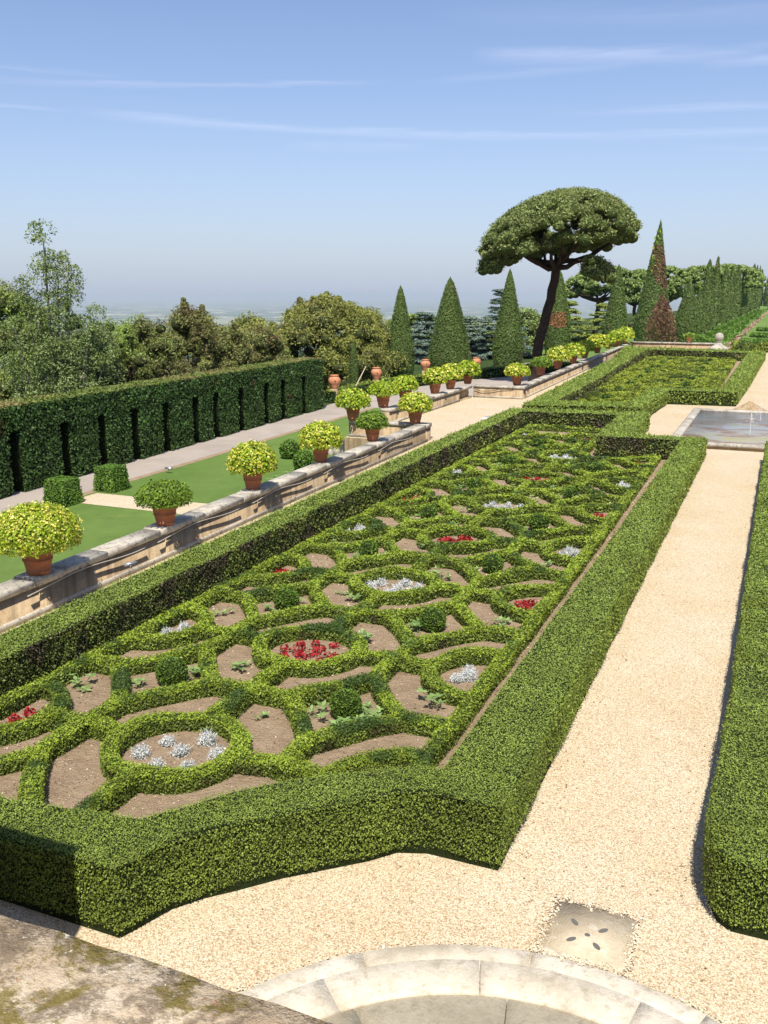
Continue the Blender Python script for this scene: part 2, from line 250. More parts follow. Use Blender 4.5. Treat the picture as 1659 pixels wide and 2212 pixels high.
# ------------------------------------------------------------------ mesh helpers
class MB:
    """collects vertices and faces (with a material slot each) and links them as ONE mesh object"""
    def __init__(s): s.v = []; s.f = []; s.q = []; s.n = 0; s.mats = []; s.fm = []; s.qm = []
    def slot(s, m):
        if m not in s.mats: s.mats.append(m)
        return s.mats.index(m)
    def add(s, verts, faces, m):
        verts = np.asarray(verts, float).reshape(-1, 3); k = s.slot(m)
        for f in faces: s.f.append([i+s.n for i in f]); s.fm.append(k)
        s.v.append(verts); s.n += len(verts)
    def quads(s, verts, m):            # verts (N,4,3)
        N = len(verts)
        if N == 0: return
        s.v.append(verts.reshape(-1, 3)); s.q.append(np.arange(s.n, s.n+4*N).reshape(-1, 4)); s.qm.append(np.full(N, s.slot(m))); s.n += 4*N
    def grid(s, P, m, closed=False, cap=False):   # P (a,b,3)
        a, b = P.shape[:2]; idx = np.arange(a*b).reshape(a, b)
        if closed: i1 = np.roll(idx, -1, axis=1); q = np.stack([idx[:-1], i1[:-1], i1[1:], idx[1:]], -1).reshape(-1, 4)
        else: q = np.stack([idx[:-1, :-1], idx[:-1, 1:], idx[1:, 1:], idx[1:, :-1]], -1).reshape(-1, 4)
        s.v.append(P.reshape(-1, 3)); s.q.append(q+s.n); s.qm.append(np.full(len(q), s.slot(m)))
        if cap:
            s.f.append([int(i)+s.n for i in idx[0][::-1]]); s.fm.append(s.slot(m)); s.f.append([int(i)+s.n for i in idx[-1]]); s.fm.append(s.slot(m))
        s.n += a*b
    def box(s, x0, x1, y0, y1, z0, z1, m, bev=0.0):
        x0, x1 = min(x0, x1), max(x0, x1)
        if bev:
            b = bev; P = []
            for z, i in ((z0, 0), (z1-b, 0), (z1, b)): P.append([(x0+i, y0+i, z), (x1-i, y0+i, z), (x1-i, y1-i, z), (x0+i, y1-i, z)])
            s.grid(np.array(P, float), m, closed=True, cap=True); return
        s.grid(np.array([[(x0, y0, z), (x1, y0, z), (x1, y1, z), (x0, y1, z)] for z in (z0, z1)], float), m, closed=True, cap=True)
    def lathe(s, x, y, prof, m, n=24, wob=0):
        a = np.linspace(0, 2*np.pi, n, endpoint=False); P = []
        for r, z in prof: P.append(np.stack([x+r*np.cos(a), y+r*np.sin(a), np.full(n, z)], -1))
        s.grid(np.array(P), m, closed=True, cap=True)
    def tube(s, pts, rad, m, n=8):
        pts = np.asarray(pts, float); T = np.gradient(pts, axis=0); T /= np.linalg.norm(T, axis=1)[:, None]+1e-9
        up = np.array([0, 0, 1.]); a = np.linspace(0, 2*np.pi, n, endpoint=False); R = np.broadcast_to(np.asarray(rad, float), (len(pts),)); P = []
        for p, t, r in zip(pts, T, R):
            u = np.cross(t, up if abs(t[2]) < .9 else np.array([1., 0, 0])); u /= np.linalg.norm(u); w = np.cross(t, u)
            P.append(p+r*(np.cos(a)[:, None]*u+np.sin(a)[:, None]*w))
        s.grid(np.array(P), m, closed=True, cap=True)
    def build(s, name, parent=None, smooth=False, origin=None):
        me = bpy.data.meshes.new(name); V = np.concatenate(s.v) if s.v else np.zeros((0, 3))
        if origin is not None: V = V-np.array(origin)
        q = np.concatenate(s.q) if s.q else np.zeros((0, 4), int); qm = np.concatenate(s.qm) if s.qm else np.zeros(0, int)
        fl = [i for f in s.f for i in f]
        loops = np.concatenate([q.reshape(-1), np.array(fl, int)]).astype(np.int32)
        tot = np.concatenate([np.full(len(q), 4), np.array([len(f) for f in s.f], int)]).astype(np.int32)
        start = np.concatenate([[0], np.cumsum(tot)[:-1]]).astype(np.int32)
        me.vertices.add(len(V)); me.vertices.foreach_set('co', V.reshape(-1).astype(np.float32))
        me.loops.add(len(loops)); me.loops.foreach_set('vertex_index', loops)
        me.polygons.add(len(tot)); me.polygons.foreach_set('loop_start', start); me.polygons.foreach_set('loop_total', tot)
        me.polygons.foreach_set('material_index', np.concatenate([qm, np.array(s.fm, int)]).astype(np.int32))
        if smooth: me.polygons.foreach_set('use_smooth', np.ones(len(tot), bool))
        for m in s.mats: me.materials.append(MAT[m])
        me.update(calc_edges=True); me.validate()
        o = bpy.data.objects.new(name, me); S.collection.objects.link(o)
        if origin is not None and parent is None: o.location = origin
        if parent is not None: o.parent = parent
        return o
def tag(o, label=None, cat=None, group=None, kind=None):
    if label: o['label'] = label
    if cat: o['category'] = cat
    if group: o['group'] = group
    if kind: o['kind'] = kind
    return o
def empty(name, loc, label, cat, group=None):
    o = bpy.data.objects.new(name, None); S.collection.objects.link(o); o.location = loc; o.empty_display_size = .2
    return tag(o, label, cat, group)
def unit(v): return v/(np.linalg.norm(v, axis=-1, keepdims=True)+1e-9)
def leaf_quads(P, N, size, tilt=.7, aspect=.6, jitter=.35, up=0.0):
    """one small rhombus leaf per point, its face roughly along N"""
    n = len(P)
    if n == 0: return np.zeros((0, 4, 3))
    N = unit(N+tilt*rng.normal(size=(n, 3))); A = rng.normal(size=(n, 3)); A[:, 2] += up; A = unit(A-(A*N).sum(1)[:, None]*N); Bv = np.cross(N, A)
    s = (np.broadcast_to(np.asarray(size, float), (n,))*(1+jitter*rng.normal(size=n)).clip(.4, 1.8))[:, None]
    a = A*s*.62; b = Bv*s*.62*aspect
    return np.stack([P-a, P-b*1.0+a*.1, P+a, P+b*1.0+a*.1], 1)
def cam_d(P): return np.linalg.norm(P-np.array([0, 0, H]), axis=-1)
def wob(P, f, s=0.):
    x, y, z = P[..., 0], P[..., 1], P[..., 2]
    return (np.sin(x*f+1.3+s)*np.sin(y*f*1.13+2.1+s)+np.sin(x*f*2.3+y*f*1.7+s)*.5+np.sin((z+x)*f*3.1+s)*.35)*.5
LOD = .0016
def lod_size(d, mn=.016, k=LOD): return np.maximum(mn, k*d)
def thin(P, N, dens0, k=LOD, mn=.016, cover=1.7):
    """P sampled at dens0 per m2; keep the share that gives the cover wanted for the leaf size at each distance"""
    d = cam_d(P); s = lod_size(d, mn, k); want = cover/(s*s); keep = rng.random(len(P)) < want/dens0
    return P[keep], N[keep], s[keep]
def in_poly(x, y, poly):
    c = np.zeros(len(x), bool); n = len(poly)
    for i in range(n):
        x0, y0 = poly[i]; x1, y1 = poly[(i+1) % n]
        m = ((y0 > y) != (y1 > y)) & (x < (x1-x0)*(y-y0)/(y1-y0+1e-12)+x0); c ^= m
    return c
def big_hedge(name, label, outer, inner, h, z0=0., leaf='hedge', leaf_in=None, cover=1.8, step=4.0, topleaf=None, cat='hedge', group=None):
    """clipped hedge: ground plan with an optional hole, leaves over its top and its sides"""
    mb = MB(); rings = [outer]+([inner] if inner else [])
    ins = .03
    polys = [[Vector((x, y, 0)) for x, y in r] for r in rings]
    tri = geometry.tessellate_polygon(polys); flat = [p for r in rings for p in r]
    mb.add([(x, y, z0+h-ins) for x, y in flat], [list(t) for t in tri], 'hedge_core' if leaf != 'tall' else 'tall_core')
    core = 'hedge_core' if leaf != 'tall' else 'tall_core'
    def area(r): return sum(r[i][0]*r[(i+1) % len(r)][1]-r[(i+1) % len(r)][0]*r[i][1] for i in range(len(r)))/2
    for ri, r in enumerate(rings):
        sgn = 1 if area(r) > 0 else -1
        if ri: sgn = -sgn
        n = len(r); lf = leaf if (ri == 0 or not leaf_in) else leaf_in
        for i in range(n):
            (xa, ya), (xb, yb) = r[i], r[(i+1) % n]; L = math.hypot(xb-xa, yb-ya)
            if L < 1e-4: continue
            nx, ny = (yb-ya)/L*sgn, -(xb-xa)/L*sgn
            def ext(p, q, r_):     # lengthen the core where the outline turns inwards, shorten it where it turns outwards
                cr = ((q[0]-p[0])*(r_[1]-q[1])-(q[1]-p[1])*(r_[0]-q[0]))*sgn/(math.hypot(q[0]-p[0], q[1]-p[1])*math.hypot(r_[0]-q[0], r_[1]-q[1])+1e-9)
                return -cr*ins*.98
            ea, eb = ext(r[i-1], r[i], r[(i+1) % n]), ext(r[i], r[(i+1) % n], r[(i+2) % n]); ux, uy = (xb-xa)/L, (yb-ya)/L
            A0, B0 = (xa-nx*ins-ux*ea, ya-ny*ins-uy*ea), (xb-nx*ins+ux*eb, yb-ny*ins+uy*eb)
            mb.add([(*A0, z0), (*B0, z0), (*B0, z0+h-ins), (*A0, z0+h-ins)], [[0, 1, 2, 3]], core)
            k = max(1, int(math.ceil(L/step)))
            for j in range(k):
                t0, t1 = j/k, (j+1)/k; mp = np.array([xa+(xb-xa)*(t0+t1)/2, ya+(yb-ya)*(t0+t1)/2, z0+h/2])
                v = np.array([0, 0, H])-mp; facing = v[0]*nx+v[1]*ny > -1.5
                d = np.linalg.norm(v); dmin = max(3., d-step/2); dens0 = cover/lod_size(dmin)**2*(1 if facing else .12)
                N_ = int(dens0*L/k*h)
                if N_ < 1: continue
                t = t0+(t1-t0)*rng.random(N_); z = rng.random(N_)**.9*h
                P = np.stack([xa+(xb-xa)*t, ya+(yb-ya)*t, z0+z], -1); Nn = np.tile([nx, ny, .15], (N_, 1))
                off = .035*wob(P, 2.3)+.02*rng.normal(size=N_)-.10*np.clip((.14-z)/.14, 0, 1)
                P[:, 0] += nx*off; P[:, 1] += ny*off
                P, Nn, s = thin(P, Nn, dens0 if facing else dens0/.12, cover=cover)
                mb.quads(leaf_quads(P, Nn, s, .75), lf)
    xs = [p[0] for p in outer]; ys = [p[1] for p in outer]
    y = min(ys)
    while y < max(ys):
        y1 = min(y+step, max(ys)); d = math.hypot(H, max(0, y)); d = max(d, 5); dens0 = cover*1.25/lod_size(d)**2
        xa, xb = min(xs), max(xs)
        n = int(dens0*(xb-xa)*(y1-y)); X = xa+(xb-xa)*rng.random(n); Y = y+(y1-y)*rng.random(n)
        m = in_poly(X, Y, outer)
        if inner: m &= ~in_poly(X, Y, inner)
        X, Y = X[m], Y[m]; P = np.stack([X, Y, np.full(len(X), z0+h)], -1); P[:, 2] += .03*wob(P, 1.9)+.014*rng.normal(size=len(X))
        P, Nn, s = thin(P, np.tile([0, 0, 1.], (len(P), 1)), dens0, cover=cover*1.25)
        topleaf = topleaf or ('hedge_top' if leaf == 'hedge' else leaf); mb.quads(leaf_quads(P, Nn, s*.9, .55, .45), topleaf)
        # young shoots standing up from the clipped top
        kk = rng.random(len(P)) < .05; Q = P[kk].copy(); Q[:, 2] += s[kk]*.6
        mb.quads(leaf_quads(Q, rng.normal(size=Q.shape)*[1, 1, .2], s[kk]*1.3, .2, .35, up=3), topleaf or leaf); y = y1
    o = mb.build(name); tag(o, label, cat, group); return o
def path_hedge(mb, pts, w=.225, h=.25, z0=0., leaf='knot', closed=False, seed=0., cover=1.9):
    if leaf == 'knot' and pts[0][1] > 44: leaf = 'knot_far'; w *= 1.75; h *= 1.1; cover = 2.4
    """low knot hedge that follows a polyline"""
    pts = np.array(pts, float)
    if closed: pts = np.vstack([pts, pts[:1]])
    seg = np.linalg.norm(np.diff(pts, axis=0), axis=1); L = seg.sum(); cum = np.concatenate([[0], np.cumsum(seg)])
    n = max(2, int(L/.16)); t = np.linspace(0, L, n+1); C = np.stack([np.interp(t, cum, pts[:, 0]), np.interp(t, cum, pts[:, 1])], -1)
    T = unit(np.gradient(C, axis=0)); Nn = np.stack([T[:, 1], -T[:, 0]], -1)
    C3 = np.concatenate([C, np.zeros((len(C), 1))], 1); ww = w*(1+.22*wob(C3, 2.6, seed)); hh = h*(1+.26*wob(C3, 1.9, seed+2))
    prof = np.array([(-.46, 0), (-.5, .45), (-.44, .82), (-.3, 1), (.3, 1), (.44, .82), (.5, .45), (.46, 0)])
    G_ = np.zeros((len(C), 8, 3))
    for j, (u, v) in enumerate(prof):
        G_[:, j, :2] = C+Nn*(ww*u*.86)[:, None]; G_[:, j, 2] = z0+hh*v*.93
    mb.grid(G_, 'knot_core', cap=True)
    mid = np.array([C[:, 0].mean(), C[:, 1].mean(), 0]); d = max(5, cam_d(mid)-L*.25); per = w+2*h; KL = .0017 if d < 40 else .0015; dens0 = cover/lod_size(d, k=KL)**2
    N_ = int(dens0*L*per); tt = rng.random(N_)*L
    cx = np.interp(tt, t, C[:, 0]); cy = np.interp(tt, t, C[:, 1]); nx = np.interp(tt, t, Nn[:, 0]); ny = np.interp(tt, t, Nn[:, 1]); wv = np.interp(tt, t, ww); hv = np.interp(tt, t, hh)
    s = rng.random(N_)*per; top = (s > h) & (s < h+w); left = s <= h
    z = np.where(top, 1., np.where(left, s/h, (per-s)/h)); u = np.where(top, (s-h)/w-.5, np.where(left, -.5, .5))
    rd = np.where(top, np.clip((abs(u)-.3)/.2, 0, 1)*.16, np.clip((z-.75)/.25, 0, 1)*.14)
    z = np.where(top, 1-rd, z); u = np.where(top, u, u*(1-rd)); u = u*np.where(z < .25, .92, 1)
    P = np.stack([cx+nx*wv*u, cy+ny*wv*u, z0+hv*z], -1); P += rng.normal(size=P.shape)*.011
    ND = np.stack([nx*u*2*(~top), ny*u*2*(~top), np.where(top, 1., .25)], -1)
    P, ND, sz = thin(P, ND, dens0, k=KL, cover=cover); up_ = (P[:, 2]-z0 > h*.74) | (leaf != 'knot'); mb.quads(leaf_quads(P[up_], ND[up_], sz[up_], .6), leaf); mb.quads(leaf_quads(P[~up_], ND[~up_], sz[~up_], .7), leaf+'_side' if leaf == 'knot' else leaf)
def ball(mb, x, y, r, leaf='ball', z0=0, sq=.95, cover=2.2, core='hedge_core', mn=.02):
    a = np.linspace(0, 2*np.pi, 20, endpoint=False); ph = np.linspace(.03, np.pi-.45, 9)
    P = np.array([np.stack([x+.93*r*np.sin(p)*np.cos(a), y+.93*r*np.sin(p)*np.sin(a), np.full(20, z0+r*sq*.9+.9*r*sq*np.cos(p))], -1) for p in ph]); mb.grid(P, core, closed=True, cap=True)
    d = cam_d(np.array([x, y, z0])); s = lod_size(d, mn); n = int(cover*4*math.pi*r*r/(s*s)); V = unit(rng.normal(size=(n, 3))); V = V[V[:, 2] > -.85]
    P = V*r*[1, 1, sq]*(1+.03*rng.normal(size=(len(V), 1)))+[x, y, z0+r*sq*.9]; P = P[P[:, 2] > z0]; V = V[:len(P)]
    mb.quads(leaf_quads(P, P-[x, y, z0+r*sq*.9], s, .5), leaf)
# ------------------------------------------------------------------ GROUND
def sheet(name, poly, z, m, skirt=None, label=None):
    mb = MB(); tri = geometry.tessellate_polygon([[Vector((x, y, 0)) for x, y in poly]]); mb.add([(x, y, z) for x, y in poly], [list(t) for t in tri], m)
    if skirt is not None:
        n = len(poly)
        for i in range(n):
            a, b = poly[i], poly[(i+1) % n]; mb.add([(a[0], a[1], skirt), (b[0], b[1], skirt), (b[0], b[1], z), (a[0], a[1], z)], [[0, 1, 2, 3]], 'wall')
    o = mb.build(name); o['kind'] = 'structure'; return o
# far terrain: one sheet from under the garden to the horizon
def terr_h(x, y):
    e = np.maximum(0, np.maximum(-30-x, y-760)); e = np.maximum(e, np.maximum(x-120, -60-y))
    return -1.35-np.where(e < 60, e*.05+e*e*.0012, 7.3+(e-60)*.13).clip(0, 398)
rad = np.concatenate([[0, 8, 16, 22], np.geomspace(28, 95000, 110)]); an = np.linspace(0, 2*np.pi, 180, endpoint=False)
R_, A_ = np.meshgrid(rad, an, indexing='ij'); TX, TY = R_*np.cos(A_), R_*np.sin(A_); TZ = terr_h(TX, TY); TZ = TZ+np.where(TZ < -6, 3*np.sin(TX*.013)*np.sin(TY*.017), 0)
mb = MB(); mb.grid(np.stack([TX, TY, TZ], -1), 'plain', closed=True); terrain = mb.build('terrain', smooth=True); terrain['kind'] = 'structure'
wx = lambda y: -12.65-.027*(y-12)          # front face of the pot wall, towards the garden
wx2 = lambda y: -13.72-.0315*(y-53.6)
EX = -16.75
sheet('gravel_path', [(40, -8), (40, 108.9), (-15.6, 108.9), (wx2(106)-.2, 106), (wx2(53.8)-.2, 53.8), (EX-.25, 53.6), (EX-.25, 36.0), (wx(36)-.2, 36.0), (wx(-6)-.2, -6), (-12.3, -8)][::-1], 0, 'gravel', skirt=-1.3)
sheet('lower_garden_ground', [(-29, 109), (60, 109), (60, 760), (-29, 760)], -1.2, 'grass')
lawn_e = lambda y: -22.45-.012*(y-24)
sheet('lawn', [(-22.35, -8), (wx(0)-.4, -8), (wx(36)-.4, 35.9), (-17.15, 35.9), (-17.15, 54), (-23.3, 54), (-22.5, 24)], -1.0, 'grass', skirt=-1.3)
sheet('road', [(-25.9, -10), (-22.0, -10), (-22.9, 54), (-17.3, 54), (-14.6, 55.5), (-16.3, 105), (-23.5, 106), (-27.5, 70), (-26.8, 52), (-25.3, 24)], -1.03, 'road', skirt=-1.3)
sheet('gravel_cross_path', [(-22.3, 24.75), (-12.9, 24.6), (-12.95, 26.4), (-22.3, 26.3)], -.992, 'gravel')
sheet('road_edge_strip', [(-22.62, -8), (-22.25, -8), (-22.4, 24), (-23.25, 54), (-23.6, 54), (-22.75, 24)], -.994, 'soil')
# ------------------------------------------------------------------ HEDGES
arc = [(-5.21, 6.4), (-5.1, 6.7), (-4.91, 6.96), (-4.66, 7.21), (-4.34, 7.56), (-3.9, 7.95), (-3.62, 8.2), (-3.4, 8.46), (-3.1, 8.57), (-2.75, 8.57)]
H1o = [(-2.27, 8.57), (-2.28, 20), (-2.28, 36.5), (-4.95, 36.4), (-5.25, 43.5), (-11.5, 42.7), (-11.35, 30), (-11.0, 12), (-10.95, 6.15), (-5.31, 6.13)]+arc
H1i = [(-3.12, 9.15), (-3.08, 20), (-3.12, 35.5), (-6.2, 35.3), (-6.38, 42.1), (-10.68, 41.6), (-10.5, 30), (-10.2, 12), (-10.17, 9.2), (-10.12, 7.0), (-7.2, 6.72), (-6.3, 6.85), (-5.65, 6.95), (-5.33, 7.35), (-5.06, 7.77), (-4.7, 8.14), (-4.29, 8.47), (-3.72, 8.85)]
# outer ring hedge of the near parterre, woody bare patches on its inner faces
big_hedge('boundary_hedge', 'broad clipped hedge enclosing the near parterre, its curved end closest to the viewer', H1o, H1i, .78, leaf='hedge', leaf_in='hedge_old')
mir = lambda pts: [(-2.46-x, y) for x, y in pts][::-1]
H3o = [(.02, 8.5), (-.12, 8.62), (-.22, 8.9), (-.26, 9.4), (-.2, 12), (-.19, 36.5), (2.49, 36.4), (2.8, 43.5), (9, 42.7), (8.5, 6.15), (2.85, 6.13)]+[(-2.46-x, y) for x, y in arc][:-2]+[(.5, 8.5)]
H3i = [(-2.46-x, y) for x, y in H1i]
big_hedge('boundary_hedge', 'clipped hedge across the gravel path at the right edge of the photo, rounded corner', H3o, H3i, .78, leaf='hedge')
H2o = [(-5.85, 45.5), (-5.6, 54.1), (-2.02, 54.4), (-1.75, 66), (-1.35, 94.5), (-11.6, 96.2), (-11.9, 94), (-10.45, 93.6)] 
H2o = [(-5.9, 45.4), (-5.6, 54.1), (-2.02, 54.4), (-1.75, 66), (-1.35, 94.6), (-11.3, 97.6), (-14.8, 98.2), (-12.9, 80), (-12.1, 61), (-11.35, 44.1)]
H2i = [(-6.75, 46.9), (-6.68, 55.3), (-2.95, 55.6), (-2.8, 92.0), (-12.0, 94.5), (-11.4, 80), (-10.5, 61), (-10.2, 46.6)]
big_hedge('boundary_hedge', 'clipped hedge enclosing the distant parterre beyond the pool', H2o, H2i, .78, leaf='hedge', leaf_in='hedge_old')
H4o = [(.2, 54.4), (9, 54.4), (12, 95), (.6, 95)]
big_hedge('boundary_hedge', 'clipped hedge beyond the pool, cut by the right edge', [(-.2, 96), (14, 96), (14, 97.3), (-.2, 97.3)], None, .78)
sheet('parterre_soil', [(x*1.0, y) for x, y in H1i], .006, 'soil'); sheet('parterre_soil', H2i, .006, 'soil'); sheet('parterre_soil', H3i, .006, 'soil')
mb = MB(); n = 420; t = rng.random(n); side = rng.random(n)
X = np.where(side < .4, -2.2+abs(rng.normal(size=n))*.22, np.where(side < .75, -.3-abs(rng.normal(size=n))*.2, rng.uniform(-5, 1.5, n))); Y = np.where(side < .75, 8.8+26*t**1.5, rng.uniform(5.8, 9.2, n))
m = ~in_poly(X, Y, H1o) & ~in_poly(X, Y, H3o) & (np.hypot(X+1.23, Y-4.44) > 3.1); P = np.stack([X[m], Y[m], np.full(m.sum(), .012)], -1)
mb.quads(leaf_quads(P, np.tile([0, 0, 1.], (len(P), 1)), .022, .25), 'litter'); n = 1300; e = rng.integers(0, 5, n); u = rng.random(n); cs = [(-1.60, 8.38), (-.80, 8.36), (-.80, 7.52), (-1.62, 7.52)]
a0 = rng.uniform(.25, 2.9, n); X = np.array([cs[i][0]+(cs[(i+1) % 4][0]-cs[i][0])*t_ if i < 4 else -1.23+3.09*math.cos(a_) for i, t_, a_ in zip(e, u, a0)]); Y = np.array([cs[i][1]+(cs[(i+1) % 4][1]-cs[i][1])*t_ if i < 4 else 4.44+3.09*math.sin(a_) for i, t_, a_ in zip(e, u, a0)])
sg = np.where(e < 4, .028, .018); P = np.stack([X+sg*rng.normal(size=n), Y+sg*rng.normal(size=n), np.full(n, .026)], -1); P[:, 2] += np.where(np.hypot(P[:, 0]+1.23, P[:, 1]-4.44) < 3.07, .012, 0)
mb.quads(leaf_quads(P, np.tile([0, 0, 1.], (n, 1)), .017, .35, .8), 'grains')
tag(mb.build('leaf_litter'), 'dry leaves and loose pebbles scattered over the gravel edges', 'leaves', kind='stuff')
# ------------------------------------------------------------------ KNOT GARDEN
rows1 = [5.45, 9.36, 13.22, 17.1, 21.1, 25.2, 29.4, 33.8, 38.6]
cxf = lambda y: -6.93-.009*max(0, y-22)
ordn = ['nearest', 'second', 'third', 'fourth', 'fifth', 'sixth', 'seventh', 'eighth', 'ninth', 'tenth', 'eleventh']
def ringpts(cx, cy, rx, ry, a0=0, a1=360, n=30): return [(cx+rx*math.cos(math.radians(a)), cy+ry*math.sin(math.radians(a))) for a in np.linspace(a0, a1, n, endpoint=(abs(a1-a0) < 359))]
def bez(p, q, b):       # slightly bowed line from p to q
    mx, my = (p[0]+q[0])/2, (p[1]+q[1])/2; L = math.hypot(q[0]-p[0], q[1]-p[1]); nx, ny = (q[1]-p[1])/L, -(q[0]-p[0])/L
    return [((1-t)**2*p[0]+2*t*(1-t)*(mx+nx*b)+t*t*q[0], (1-t)**2*p[1]+2*t*(1-t)*(my+ny*b)+t*t*q[1]) for t in np.linspace(0, 1, 7)]
def silver(mb, x, y, s):
    n = int(26*s/.15); d = cam_d(np.array([x, y, 0])); w = max(.007, .0008*d)
    for i in range(n):
        a = rng.random()*2*np.pi; e = rng.uniform(.15, 1.35); L = s*rng.uniform(.7, 1.45); p0 = np.array([x+rng.normal()*s*.1, y+rng.normal()*s*.1, .01]); dv = np.array([math.cos(a)*math.cos(e), math.sin(a)*math.cos(e), math.sin(e)])
        p1 = p0+dv*L*.55; p2 = p0+dv*L+np.array([rng.normal()*.02, rng.normal()*.02, .03]); side = unit(np.cross(dv, rng.normal(size=3)))*w*.5
        mb.quads(np.array([[p0-side, p0+side, p1+side, p1-side], [p1-side*.9, p1+side*.9, p2+side*.5, p2-side*.5]]), 'silver')
        for j in range(3): 
            c = p0+dv*L*rng.uniform(.35, 1); mb.quads(leaf_quads(c[None]+rng.normal(size=(1, 3))*.012, rng.normal(size=(1, 3)), w*2.2, .5, .4), 'silver')
def silver_mound(mb, x, y, s):
    d = cam_d(np.array([x, y, 0])); sz = max(.017, .0015*d); n = int(9*s*s*2.2/(sz*sz)*.5)
    V = unit(rng.normal(size=(n, 3))); V[:, 2] = abs(V[:, 2]); r = s*(.75+.3*rng.random((n, 1)))*(1+.25*wob(V*4, 2.1, x))[:, None]
    P = V*r*[.85, .85, 1.0]+[x, y, .01]; mb.quads(leaf_quads(P, V+[0, 0, .3], sz, 1.0, .38, up=1.2), 'silver')
    th = np.linspace(0, 2*np.pi, 8, endpoint=False); mb.grid(np.array([np.stack([x+s*.55*q*np.cos(th), y+s*.55*q*np.sin(th), np.full(8, z_)], -1) for q, z_ in ((1, .005), (.9, s*.4), (.4, s*.62))]), 'silver_in', closed=True, cap=True)
def redp(mb, x, y, s):
    d = cam_d(np.array([x, y, 0])); sz = max(.05, .0026*d); n = int(34 if d < 25 else 18); V = unit(rng.normal(size=(n, 3))); V[:, 2] = abs(V[:, 2])*.8
    P = V*s*rng.uniform(.5, 1, (n, 1))+[x, y, .03]; mb.quads(leaf_quads(P, V+[0, 0, .6], sz, .6, .6), 'red')
    mb.tube([(x, y, 0), (x, y, s*.6)], .012, 'red', 5)
def seedling(mb, x, y, s):
    for i in range(rng.integers(3, 6)):
        px, py = x+rng.normal()*s*.6, y+rng.normal()*s*.6; hh = s*rng.uniform(.3, .9); mb.tube([(x, y, 0), (px, py, hh)], .006, 'seedling', 4)
        k_ = rng.integers(4, 7); a0 = rng.random()*6
        for j in range(k_):
            a = a0+j*2*np.pi/k_; L = s*rng.uniform(.5, .8); dv = np.array([math.cos(a), math.sin(a), rng.uniform(-.1, .5)]); sv = np.array([-math.sin(a), math.cos(a), 0])*L*.28
            p = np.array([px, py, hh]); mb.quads(np.array([[p, p+dv*L*.5-sv, p+dv*L, p+dv*L*.5+sv]]), 'seedling')
def knot_ring(cx, cy, r, label, grp, dn, up, lx, rx_, seed, ry=None):
    mb = MB(); path_hedge(mb, ringpts(cx, cy, r, ry or r), closed=True, seed=seed)
    for spur in (dn, up): 
        if spur is not None: path_hedge(mb, [(cx, cy+math.copysign(r, spur-cy)), (cx, spur)], seed=seed+1)
    for spur in (lx, rx_):
        if spur is not None: path_hedge(mb, [(cx+math.copysign(r, spur-cx), cy), (spur, cy+.1)], seed=seed+2)
    o = mb.build('ring_hedge'); tag(o, label, 'hedge', grp)
def knot_diamond(cx, cy, ax, by, label, grp, dn, up, lx, rx_, seed):
    mb = MB(); L, R, T, D = (cx-ax, cy), (cx+ax, cy), (cx, cy+by), (cx, cy-by)
    if dn != 'half': path_hedge(mb, bez(L, D, -.10)+bez(D, R, -.10)[1:], seed=seed)
    path_hedge(mb, bez(L, T, .12)+bez(T, R, .12)[1:], seed=seed+3)
    if isinstance(dn, float): path_hedge(mb, [D, (cx, dn)], seed=seed)
    if up is not None: path_hedge(mb, [T, (cx, up)], seed=seed+1)
    if lx is not None: path_hedge(mb, [L, (lx, cy)], seed=seed+2)
    if rx_ is not None: path_hedge(mb, [R, (rx_, cy)], seed=seed+4)
    o = mb.build('diamond_hedge'); tag(o, label, 'hedge', grp)
def knot_apse(ex, cy, side, r, label, grp, spur, seed, P=4.):
    mb = MB(); rx_ = .98
    pts = [(ex+side*rx_*math.cos(math.radians(a)), cy+r*math.sin(math.radians(a))) for a in np.linspace(-88, 88, 16)]
    path_hedge(mb, pts, seed=seed); path_hedge(mb, [(ex+side*rx_, cy), (spur, cy+.1)], seed=seed+1)
    o = mb.build('apse_hedge'); tag(o, label, 'hedge', grp)
